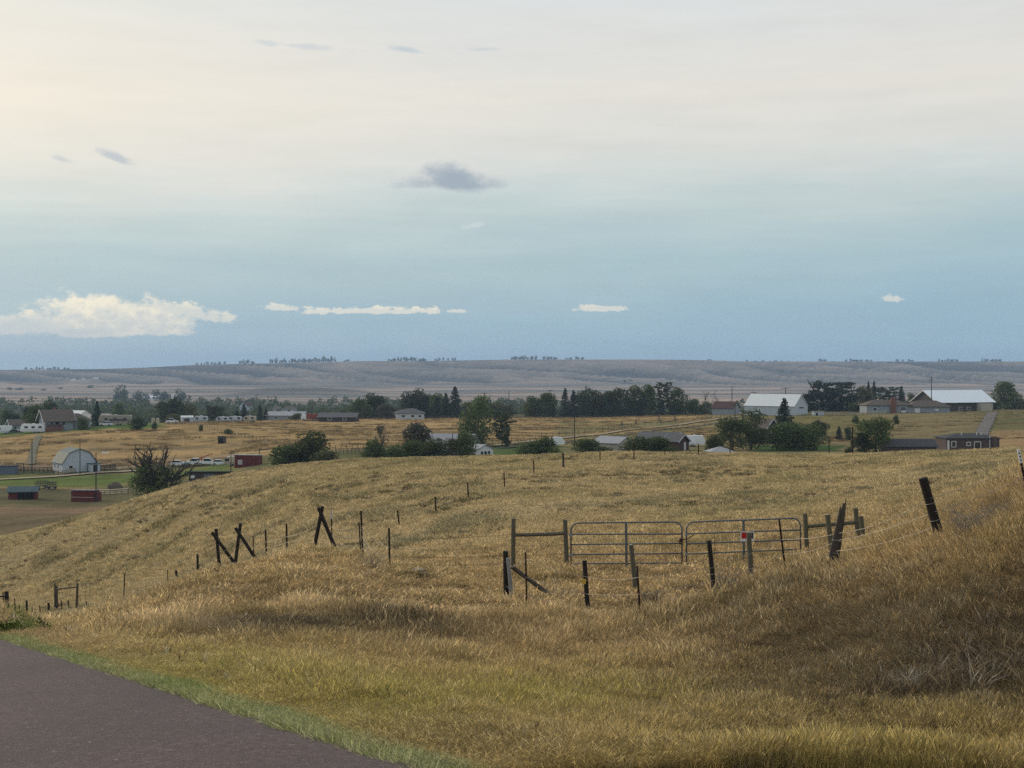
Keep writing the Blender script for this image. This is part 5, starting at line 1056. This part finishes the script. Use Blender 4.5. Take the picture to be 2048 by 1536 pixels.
# 4. line over the knoll
f5 = thing('knoll_fence', G(796, 76), 'thin steel post fence climbing over the grassy knoll', 'fence'); o = f5.location; kn = []
for t_, b_, D in [((795, 1021), (799, 1053), (62, 100)), ((870, 993), (872, 1026), (60, 115)), ((935, 965), (937, 998), (60, 125)), ((1008, 945), (1009, 976), (60, 130)), ((1067, 921), (1068, 947), (80, 138)), ((1200, 903), (1200, 924), (80, 138)), ((1268, 884), (1268, 922), (80, 138)), ((1330, 897), (1330, 913), (100, 140)), ((1397, 888), (1397, 911), (100, 140)), ((1460, 886), (1460, 909), (100, 140)), ((1658, 877), (1658, 906), (100, 140))]:
    kn.append(t_post(f5, t_, b_, D, w_=.045))
kw = round_post(f5, (1126, 906), (1127, 936), (80, 138), .09, WOOD_GY); kw2 = round_post(f5, (1705, 854), (1705, 906), (100, 140), .07, WOOD_DK)
for f_ in (.3, .6): strand(f5, [on(q, f_) for q in (kn[0], kn[1], kn[2], kn[3], kn[4], kw, *kn[5:], kw2)], WIRE_DK, .005, .05, False)
# 5. the roadside fence at the foot of the hill
f6 = thing('lower_road_fence', G(100, 108), 'dark post fence with H-brace at the bottom of the road slope', 'fence'); o = f6.location; LR = 106
hb1 = round_post(f6, (113, 1172), (114, 1206), LR + 3, .09, WOOD_GY, 'brace_post'); hb2 = round_post(f6, (155, 1167), (153, 1224), LR - 2, .085, WOOD_GY, 'brace_post'); round_post(f6, (110, 1167), (110, 1203), LR + 4, .06, WOOD_DK)
MB().tube([P(114, 1178, LR + 2), P(153, 1174, LR - 1)], .06, 8).build('brace_rail', WOOD_GY, f6, o)
lf = []
for x_, t_, b_, w_ in [(-12, 1185, 1235, 0), (6, 1185, 1228, 0), (11, 1183, 1217, 1), (15, 1183, 1217, 1), (20, 1212, 1235, 0), (29, 1197, 1238, 0), (38, 1208, 1236, 0), (53, 1201, 1240, 1), (64, 1215, 1240, 0), (79, 1211, 1242, 0), (97, 1206, 1240, 1), (113, 1212, 1236, 0), (122, 1201, 1229, 0), (136, 1200, 1224, 0), (172, 1203, 1218, 0), (216, 1193, 1205, 0)]:
    lf.append(round_post(f6, (x_, t_), (x_ + 1.5, b_), LR, .085, WOOD_DK) if w_ else t_post(f6, (x_, t_), (x_ + 3, b_), LR, w_=.045))
MB().tube([P(-16, 1193, LR), P(12, 1193, LR)], .07, 6).build('brace_rail', WOOD_DK, f6, o)
for f_ in (.35, .65): strand(f6, [on(q, f_) for q in lf], WIRE, .008, .04, False)

# ------------------------------------------------------------------ grass
def blades(rng, n, rad, hmin, hmax, wid, lean_, heads=0.0, curve=.25, headw=2.2, headl=.22):
    """a tuft: tapering blades rising from a disc, some with seed heads"""
    V, Fc = [], []
    for i in range(n):
        a = rng.uniform(0, 6.283); r = rad * math.sqrt(rng.random()); x, y = r * math.cos(a), r * math.sin(a); h_ = rng.uniform(hmin, hmax)
        la = rng.uniform(0, 6.283); ln = lean_ * rng.random() * h_; dx_, dy_ = math.cos(la) * ln + .12 * h_, math.sin(la) * ln; fa = rng.uniform(0, 3.1416); wx, wy = math.cos(fa) * wid / 2, math.sin(fa) * wid / 2
        hd = rng.random() < heads; i0 = len(V); prof = [(0, 1.0), (.45, .9), (.8, .55), (1.0, .05)] if not hd else [(0, .6), (1 - headl, .4), (1 - headl * .55, headw), (1.0, .2)]
        for u, k in prof:
            c_ = u * u * (1 + curve); bx_, by_ = x + dx_ * c_, y + dy_ * c_; z = h_ * (u - .12 * lean_ * u * u) - .04; V += [(bx_ - wx * k, by_ - wy * k, z), (bx_ + wx * k, by_ + wy * k, z)]
        for k in range(3): q = i0 + 2 * k; Fc.append((q, q + 1, q + 3, q + 2))
    return V, Fc
def grassmat(name, transl=.35, hi=2.3):
    m_ = bpy.data.materials.new(name); m_.use_nodes = True; t = NT(m_.node_tree); t.n.clear()
    at = t.node('ShaderNodeAttribute', attribute_type='INSTANCER', attribute_name='tint'); rnd = t.node('ShaderNodeNewGeometry').outputs['Random Per Island']
    col = t.mix(1.0, at.outputs['Color'], t.ramp(rnd, [(0.0, (.55, .54, .5)), (.5, (1, 1, 1)), (.8, (1.35, 1.32, 1.22)), (1.0, (hi, hi * .92, hi * .8))]), 'MULTIPLY')
    d = t.node('ShaderNodeBsdfDiffuse'); tr = t.node('ShaderNodeBsdfTranslucent'); t.l.new(col, d.inputs[0]); t.l.new(col, tr.inputs[0])
    mx = t.node('ShaderNodeMixShader'); mx.inputs[0].default_value = transl; t.l.new(d.outputs[0], mx.inputs[1]); t.l.new(tr.outputs[0], mx.inputs[2]); o_ = t.node('ShaderNodeOutputMaterial'); t.l.new(mx.outputs[0], o_.inputs[0])
    return m_
GM = grassmat('grass_blades'); GMF = grassmat('hill_grass_blades', .35, 1.55)
def tuft_set(name, specs):
    cl = bpy.data.collections.new(name)
    for i, sp_ in enumerate(specs):
        V, Fc = blades(np.random.default_rng(40 + i), **sp_); me = bpy.data.meshes.new(name + '_tuft'); me.from_pydata(V, [], Fc); me.materials.append(GMF if name in ('hill_grass', 'forb') else GM)
        ob = bpy.data.objects.new('%s_tuft_%02d' % (name, i), me); cl.objects.link(ob)
    return cl
def scatter(name, cl, pts, scale, tint, index, label, rotx=None):
    n = len(pts); me = bpy.data.meshes.new(name); me.vertices.add(n); me.vertices.foreach_set('co', pts.astype(np.float32).ravel())
    def at(nm, ty, arr, key):
        a = me.attributes.new(nm, ty, 'POINT'); a.data.foreach_set(key, np.ascontiguousarray(arr).ravel())
    at('size', 'FLOAT_VECTOR', scale.astype(np.float32), 'vector'); at('turn', 'FLOAT_VECTOR', np.stack([np.zeros(n), np.zeros(n), RNG.uniform(-1.3, 1.3, n) + np.where(RNG.random(n) < .35, 3.14, 0)], 1).astype(np.float32), 'vector')
    at('tint', 'FLOAT_COLOR', np.concatenate([tint, np.ones((n, 1))], 1).astype(np.float32), 'color'); at('pick', 'INT', index.astype(np.int32), 'value')
    me.materials.append(GM); ob = bpy.data.objects.new(name, me); COL.objects.link(ob)
    ng = bpy.data.node_groups.new(name + '_nodes', 'GeometryNodeTree'); ng.interface.new_socket('Geometry', in_out='INPUT', socket_type='NodeSocketGeometry'); ng.interface.new_socket('Geometry', in_out='OUTPUT', socket_type='NodeSocketGeometry')
    gi = ng.nodes.new('NodeGroupInput'); gout = ng.nodes.new('NodeGroupOutput'); ci = ng.nodes.new('GeometryNodeCollectionInfo'); ci.inputs['Collection'].default_value = cl; ci.inputs['Separate Children'].default_value = True; ci.inputs['Reset Children'].default_value = True
    ip = ng.nodes.new('GeometryNodeInstanceOnPoints'); ip.inputs['Pick Instance'].default_value = True
    def na_(nm, ty):
        q = ng.nodes.new('GeometryNodeInputNamedAttribute'); q.data_type = ty; q.inputs['Name'].default_value = nm; return q.outputs['Attribute']
    L = ng.links; L.new(gi.outputs[0], ip.inputs['Points']); L.new(ci.outputs[0], ip.inputs['Instance']); L.new(na_('pick', 'INT'), ip.inputs['Instance Index']); L.new(na_('turn', 'FLOAT_VECTOR'), ip.inputs['Rotation']); L.new(na_('size', 'FLOAT_VECTOR'), ip.inputs['Scale']); L.new(ip.outputs[0], gout.inputs[0])
    md = ob.modifiers.new('tufts', 'NODES'); md.node_group = ng; tag(ob, label, 'grass', kind='stuff'); return ob


def blob(px, py, cx, cy, rx, ry): return np.exp(-((px - cx) / rx)**2 - ((py - cy) / ry)**2)
def field_points(n, d0, d1, pxa=-260, pxb=2330, power=1.0):
    D = d0 * (d1 / d0) ** (RNG.random(n) ** power); px = RNG.uniform(pxa, pxb, n); x = (px - CX) / F * D; y = D
    z = np.concatenate([ground_raw(a, b_) for a, b_ in zip(np.array_split(x, 8), np.array_split(y, 8))]); s = road_sd(x, y); py = HY - F * z / D
    return x, y, z, px, py, s
def colours(px, py, s, x, y, D):
    n = len(px); n1 = fbm(x / 1.6, y / 1.6, 3); n2 = fbm(x / 6 + 4, y / 6, 3); n3 = fbm(x / 22, y / 22, 3); C = np.tile(np.array([.44, .33, .175]), (n, 1))
    def lay(mk, col):
        nonlocal C; mk = np.clip(mk, 0, 1)[:, None]; C = C * (1 - mk) + np.array(col) * mk
    lay(sstep(n2 + .5 * n1, .0, .5) * .7, (.34, .27, .13)); lay(sstep(n1, .2, .6) * .6, (.58, .46, .28)); lay(sstep(-n1 + .3 * n2, .15, .5) * .4, (.27, .195, .11))
    low = sstep(py, 1300, 1400); lay(low * .85, (.40, .315, .13)); lay(low * sstep(n2 + .4 * n1, .05, .5) * .5, (.35, .30, .105)); lay(low * sstep(-n2 + .3 * n1, .1, .5) * .6, (.42, .31, .155)); lay(low * sstep(n1 - n2, .3, .7) * .5, (.23, .19, .09))
    lay((blob(px, py, 350, 1350, 330, 50) + blob(px, py, 780, 1430, 180, 45) + blob(px, py, 1120, 1420, 160, 25)) * .75, (.35, .31, .10))
    bank = 1.0 * sstep(px + 220 * n2, 1120, 1680) * sstep(py + 40 * n1, 1120, 1260) * (1 - sstep(py + 40 * n1, 1390, 1520)); bank = (bank > RNG.random(n)) * 1.0; kb = RNG.random((n, 1)) + .25 * n1[:, None]; CB = np.where(kb < .34, np.array([[.055, .044, .034]]), np.where(kb < .70, np.array([[.125, .098, .060]]), np.where(kb < .90, np.array([[.30, .21, .095]]), np.array([[.26, .235, .185]])))); C = C * (1 - .85 * bank[:, None]) + CB * .85 * bank[:, None]
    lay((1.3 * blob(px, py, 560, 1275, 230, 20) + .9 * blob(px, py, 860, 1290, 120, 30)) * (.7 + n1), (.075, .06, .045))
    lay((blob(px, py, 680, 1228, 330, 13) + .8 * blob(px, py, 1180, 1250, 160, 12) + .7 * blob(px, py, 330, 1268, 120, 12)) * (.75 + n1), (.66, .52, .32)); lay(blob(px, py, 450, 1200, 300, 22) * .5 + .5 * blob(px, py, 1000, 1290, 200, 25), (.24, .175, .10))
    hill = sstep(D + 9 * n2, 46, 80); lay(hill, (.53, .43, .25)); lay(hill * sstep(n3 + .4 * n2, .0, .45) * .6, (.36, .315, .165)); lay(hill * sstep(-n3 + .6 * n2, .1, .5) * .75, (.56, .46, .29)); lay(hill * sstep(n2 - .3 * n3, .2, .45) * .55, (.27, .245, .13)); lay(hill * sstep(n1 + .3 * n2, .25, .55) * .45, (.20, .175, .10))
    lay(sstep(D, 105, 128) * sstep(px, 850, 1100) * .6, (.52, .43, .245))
    ver = (1 - sstep(s + .25 * n1, .16, .36)); lay(ver, (.185, .245, .052)); lay(ver * sstep(fbm(x * 3, y * 3, 2), .0, .4) * .6, (.25, .26, .12)); lay((1 - sstep(s, .1, .3)) * .4, (.36, .35, .24)); lay(ver * sstep(py, 1400, 1500) * .35, (.33, .35, .20))
    lay((blob(px, py, 30, 1262, 60, 8) > .4) * .9, (.08, .13, .03))
    k = RNG.random((n, 1)); J = np.where(k < .14, np.array([[.135, .105, .065]]), np.where(k < .30, np.array([[.62, .51, .33]]), C)); J = np.where(ver[:, None] > .5, np.where(k < .33, np.array([[.44, .43, .27]]), C), J); amt = np.where(ver[:, None] > .5, .8, .55)
    amt = amt * np.where(hill[:, None] > .5, .3, 1.0); C = C * (1 - amt) + J * amt
    return C * np.exp(RNG.normal(0, .22, (n, 1))) * (1 + .15 * n1[:, None])
fine = tuft_set('fine_grass', [dict(n=80, rad=.16, hmin=.14, hmax=.44, wid=.0046, lean_=.5, heads=.22) for k in range(4)] + [dict(n=14, rad=.18, hmin=.40, hmax=.66, wid=.0042, lean_=.3, heads=.9, headw=2.6) for k in range(2)]
                + [dict(n=90, rad=.15, hmin=.05, hmax=.15, wid=.0055, lean_=.9) for k in range(2)] + [dict(n=70, rad=.22, hmin=.12, hmax=.42, wid=.0055, lean_=.85, curve=.4, heads=.2) for k in range(2)])
# objects sort by name in the collection: 0-3 bunch, 4-5 stalks, 6-7 short verge, 8-9 bent weeds
x, y, z, px, py, s = field_points(185000, 8.0, 30, power=.85); keep = (s > .07 + .05 * RNG.random(len(s))) & (y > 7.5); n1 = fbm(x / 1.6, y / 1.6, 3); n2 = fbm(x / 6 + 4, y / 6, 3)
x, y, z, px, py, s, n1, n2 = (q[keep] for q in (x, y, z, px, py, s, n1, n2)); D = y
ver = s + .2 * n1 < .22; bank = .8 * (sstep(px + 220 * n2, 1150, 1800) * sstep(py, 1120, 1260) * (1 - sstep(py, 1390, 1520))) > RNG.random(len(x)); dk = 1.3 * blob(px, py, 560, 1275, 230, 20) > RNG.random(len(x))
pick = RNG.integers(0, 4, len(x)); stalk = RNG.random(len(x)) < .12 + .18 * sstep(n1, .1, .4) + .35 * blob(px, py, 1550, 1500, 600, 45) + .45 * blob(px, py, 1800, 1150, 300, 70); pick = np.where(stalk, RNG.integers(4, 6, len(x)), pick); pick = np.where(bank | dk, RNG.integers(8, 10, len(x)), pick); pick = np.where(ver, RNG.integers(6, 8, len(x)), pick)
hs = np.clip(.82 + .6 * n2 + .6 * n1, .3, 1.5) * np.where(ver, 1.0, .35 + .65 * sstep(s, .4, 1.6)); ws = 1.0 + .25 * RNG.random(len(x)); dm = .43 + .57 * sstep(D, 12, 32); hs = hs * np.where(ver, .9, dm); ws = ws * np.where(ver, .8, dm)
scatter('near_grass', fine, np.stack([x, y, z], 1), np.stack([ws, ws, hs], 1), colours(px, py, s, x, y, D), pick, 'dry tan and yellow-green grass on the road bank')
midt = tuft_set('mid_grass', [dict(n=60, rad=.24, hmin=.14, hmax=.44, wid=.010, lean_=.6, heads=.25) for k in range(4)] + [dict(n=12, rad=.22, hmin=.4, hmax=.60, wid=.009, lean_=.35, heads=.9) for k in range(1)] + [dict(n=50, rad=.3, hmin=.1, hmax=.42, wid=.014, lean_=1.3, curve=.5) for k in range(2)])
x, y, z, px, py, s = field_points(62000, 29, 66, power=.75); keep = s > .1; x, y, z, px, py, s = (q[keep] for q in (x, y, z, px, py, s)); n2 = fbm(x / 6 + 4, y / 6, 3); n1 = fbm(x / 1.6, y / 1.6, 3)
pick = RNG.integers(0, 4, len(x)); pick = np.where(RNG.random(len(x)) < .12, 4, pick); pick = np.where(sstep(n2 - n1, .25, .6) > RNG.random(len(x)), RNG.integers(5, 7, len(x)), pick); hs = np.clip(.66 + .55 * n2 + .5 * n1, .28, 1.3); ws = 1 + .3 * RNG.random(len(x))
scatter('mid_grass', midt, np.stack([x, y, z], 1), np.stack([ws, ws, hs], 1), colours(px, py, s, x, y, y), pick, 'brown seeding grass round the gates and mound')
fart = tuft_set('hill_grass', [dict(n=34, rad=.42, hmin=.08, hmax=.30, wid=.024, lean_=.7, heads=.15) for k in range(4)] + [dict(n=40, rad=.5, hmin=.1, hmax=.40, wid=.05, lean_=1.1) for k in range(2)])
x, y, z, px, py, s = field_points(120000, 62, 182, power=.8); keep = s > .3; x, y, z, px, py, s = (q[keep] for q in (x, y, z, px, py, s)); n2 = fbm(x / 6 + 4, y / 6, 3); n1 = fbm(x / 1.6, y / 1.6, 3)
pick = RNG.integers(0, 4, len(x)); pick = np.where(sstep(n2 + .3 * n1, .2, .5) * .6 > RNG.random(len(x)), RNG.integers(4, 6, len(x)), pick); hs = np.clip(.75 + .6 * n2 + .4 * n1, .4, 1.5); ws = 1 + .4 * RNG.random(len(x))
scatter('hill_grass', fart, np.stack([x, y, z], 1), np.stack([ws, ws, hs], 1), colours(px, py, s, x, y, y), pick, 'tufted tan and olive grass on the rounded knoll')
# leafy low weeds mixed through the near grass
x, y, z, px, py, s = field_points(5200, 9, 60, power=.8); n2 = fbm(x / 3 + 20, y / 3, 3); keep = (s > .6) & (n2 > .02); x, y, z, px, py, s, n2 = (q[keep] for q in (x, y, z, px, py, s, n2))
lw = tuft_set('leafy_weed', [dict(n=34, rad=.05, hmin=.06, hmax=.30, wid=.022, lean_=1.1, curve=.5) for k in range(3)] + [dict(n=9, rad=.03, hmin=.3, hmax=.62, wid=.007, lean_=.35, heads=1.0, headw=4.2, headl=.34) for k in range(2)])
k = RNG.random((len(x), 1)); tc_ = np.where(k < .3, np.array([[.085, .072, .05]]), np.where(k < .55, np.array([[.13, .15, .06]]), np.where(k < .75, np.array([[.30, .28, .22]]), np.array([[.17, .115, .06]])))); ws = RNG.uniform(.5, 1.0, len(x)) * (.42 + .55 * sstep(y, 14, 40))
scatter('mixed_weeds', lw, np.stack([x, y, z], 1), np.stack([ws, ws, ws], 1), tc_, RNG.integers(0, 5, len(x)), 'low leafy weeds and dock stalks mixed through the dry grass')
# low dark forbs dotted over the knoll
x, y, z, px, py, s = field_points(10000, 60, 165, power=.7); n2 = fbm(x / 9 + 70, y / 9, 4); keep = n2 > .12; x, y, z, px, py, s, n2 = (q[keep] for q in (x, y, z, px, py, s, n2)); ws = RNG.uniform(.5, 1.15, len(x))
forb = tuft_set('forb', [dict(n=46, rad=.34, hmin=.08, hmax=.36, wid=.06, lean_=1.3, curve=.2) for k in range(3)])
tc_ = np.where((RNG.random(len(x)) < .4)[:, None], np.array([[.24, .22, .15]]), np.where((RNG.random(len(x)) < .5)[:, None], np.array([[.19, .17, .08]]), np.array([[.15, .12, .08]])))
scatter('low_forbs', forb, np.stack([x, y, z], 1), np.stack([ws * 1.2, ws, ws], 1), tc_, RNG.integers(0, 3, len(x)), 'low dark forbs dotted over the grassy knoll')
# rough tussocks on the valley pasture
x, y, z, px, py, s = field_points(26000, 385, 640, -50, 2120); n2 = fbm(x / 40, y / 9, 4); keep = (n2 > .05) & ~((px < 330) & (y > 470)) & ~((px > 1420) & (n2 < .25)); x, y, z, px, py, s, n2 = (q[keep] for q in (x, y, z, px, py, s, n2))
tc_ = np.where((RNG.random(len(x)) < .5)[:, None], np.array([[.15, .12, .065]]), np.array([[.34, .25, .13]])); ws = RNG.uniform(1.6, 3.0, len(x))
scatter('pasture_grass', fart, np.stack([x, y, z], 1), np.stack([ws * 1.5, ws, ws * RNG.uniform(.4, .9, len(x))], 1), tc_, RNG.integers(0, 6, len(x)), 'rough tussocks on the golden valley pasture')
# grey stalky dead weeds on the bank
x, y, z, px, py, s = field_points(15000, 12, 34, 1050, 2330); n2 = fbm(x / 2.2 + 40, y / 2.2, 3); keep = (s > 2) & (RNG.random(len(x)) < .75) & (n2 > .9 - .62 * blob(px, py, 1250, 1335, 60, 22) - 1.1 * (sstep(px, 1500, 1900) * (1 - sstep(py, 1380, 1440)))) ; x, y, z, px, py, s, n2 = (q[keep] for q in (x, y, z, px, py, s, n2))
weedt = tuft_set('dead_weed', [dict(n=26, rad=.06, hmin=.12, hmax=.36, wid=.0038, lean_=1.0, heads=.45, headw=2.2, headl=.5, curve=.1) for k in range(3)])
tc_ = np.where((RNG.random(len(x)) < .12 + .7 * blob(px, py, 1430, 1375, 90, 40) + .7 * blob(px, py, 1255, 1335, 70, 25) + .2 * blob(px, py, 1880, 1490, 50, 25))[:, None], np.array([[.34, .32, .28]]), np.where((RNG.random(len(x)) < .45)[:, None], np.array([[.085, .068, .052]]), np.array([[.22, .175, .115]]))); ws = RNG.uniform(.8, 1.5, len(x))
scatter('dead_weeds', weedt, np.stack([x, y, z], 1), np.stack([ws, ws, ws * RNG.uniform(.6, 1.1, len(x))], 1), tc_, RNG.integers(0, 3, len(x)), 'grey and brown dead weed stalks on the bank')
# dry brush caught along the fence, and a pale stone in the hollow
def brush(px_, py_, dr, wpx, hpx, seed, lab, m_=DEADWOOD):
    D = hit(px_, py_, *dr); b_ = G(px_, D); r = thing('dry_bush', b_, lab, 'bush'); W = wpx * D / F; H = hpx * D / F; mb = MB(); rn = random.Random(seed)
    for i in range(70):
        a = rn.uniform(0, 6.283); q = Vector((rn.gauss(0, .12) * W, rn.gauss(0, .1) * W, 0)); d = Vector((math.cos(a) * rn.uniform(.1, .5) * W, math.sin(a) * .3 * W, rn.uniform(.3, 1) * H)); k = q + d * .5 + Vector((0, 0, .1 * H))
        mb.tube([q, k, q + d], [.006, .005, .003], 3, False)
        for j in range(3): e = q.lerp(q + d, rn.uniform(.4, .95)); mb.tube([e, e + Vector((rn.uniform(-.18, .18) * W, rn.uniform(-.1, .1) * W, rn.uniform(-.05, .25) * H))], [.004, .002], 3, False)
    mb.build('twigs', m_, r)
PALETWIG = mat('pale_twigs', (.30, .25, .19), 0.95, 0.3, 6.0)
brush(1960, 1075, (20, 27), 190, 75, 1, 'pale tangled dry brush above the leaning round post', PALETWIG); brush(1295, 1225, (29, 36), 90, 50, 2, 'dark dry brush behind the slim rusty post'); brush(1452, 1190, (27, 36), 70, 62, 3, 'thin dry brush leaning on the square dark post', PALETWIG)
brush(742, 1150, (38, 46), 60, 45, 4, 'dry brush tangled in the loose wire', PALETWIG); brush(838, 1170, (34, 45), 110, 34, 5, 'dark dry brush in the hollow beside the pale stone', WOOD_DK); brush(1110, 1212, (28, 36), 70, 40, 6, 'dry brush at the foot of the brace log', PALETWIG)
D = hit(836, 1160, 36, 46); b_ = G(836, D); sr = random.Random(3); st_ = MB(); ns = 10
st_.v = [(q * math.cos(i * .628) * sr.uniform(.85, 1.15), q * .6 * math.sin(i * .628), z_ + sr.uniform(-.02, .02)) for z_, q in ((-.05, .26), (.16, .30), (.30, .22), (.36, .08)) for i in range(ns)]
st_.f = [(j * ns + i, j * ns + (i + 1) % ns, (j + 1) * ns + (i + 1) % ns, (j + 1) * ns + i) for j in range(3) for i in range(ns)] + [tuple(3 * ns + i for i in range(ns))]
so2 = st_.build('pale_stone', STONE); so2.location = b_; tag(so2, 'pale stone lying in the grassy hollow', 'stone')
# the two green weed clumps at the road's edge
for i, (px_, w_) in enumerate(((14, .22), (84, .15))):
    D = hit(px_, 1268 - 2 * i, 20, 30); b_ = G(px_, D); r = thing('green_weed', b_, 'broad green weed at the road edge, the wider of two' if i == 0 else 'upright green weed at the road edge, the narrower of two', 'plant')
    part('foliage', quads('foliage', leafquads(np.random.default_rng(i), np.random.default_rng(i + 5).normal(size=(420, 3)) * [w_ * .55, w_ * .5, .05] + [0, 0, .08], .022), MATS['leaf_weed']), r); part('stem', limbs(40 + i, 2, .2, .012, 1.0).mesh('stem', BARK), r)

# ------------------------------------------------------------------ haze
hz = MB().box(-6400, 6400, -60, 9800, float(gz.min()) - 1.0, 66.0)
hm = bpy.data.materials.new('haze_air'); hm.use_nodes = True; t = NT(hm.node_tree); t.n.clear()
pv = t.node('ShaderNodeVolumePrincipled'); pv.inputs['Color'].default_value = (.50, .70, 1.0, 1); pv.inputs['Density'].default_value = 0.0001; pv.inputs['Anisotropy'].default_value = 0.1
oo = t.node('ShaderNodeOutputMaterial'); t.l.new(pv.outputs[0], oo.inputs['Volume'])
ho = hz.build('haze', hm); tag(ho, 'thin bluish air between the camera and the ridge', kind='stuff')
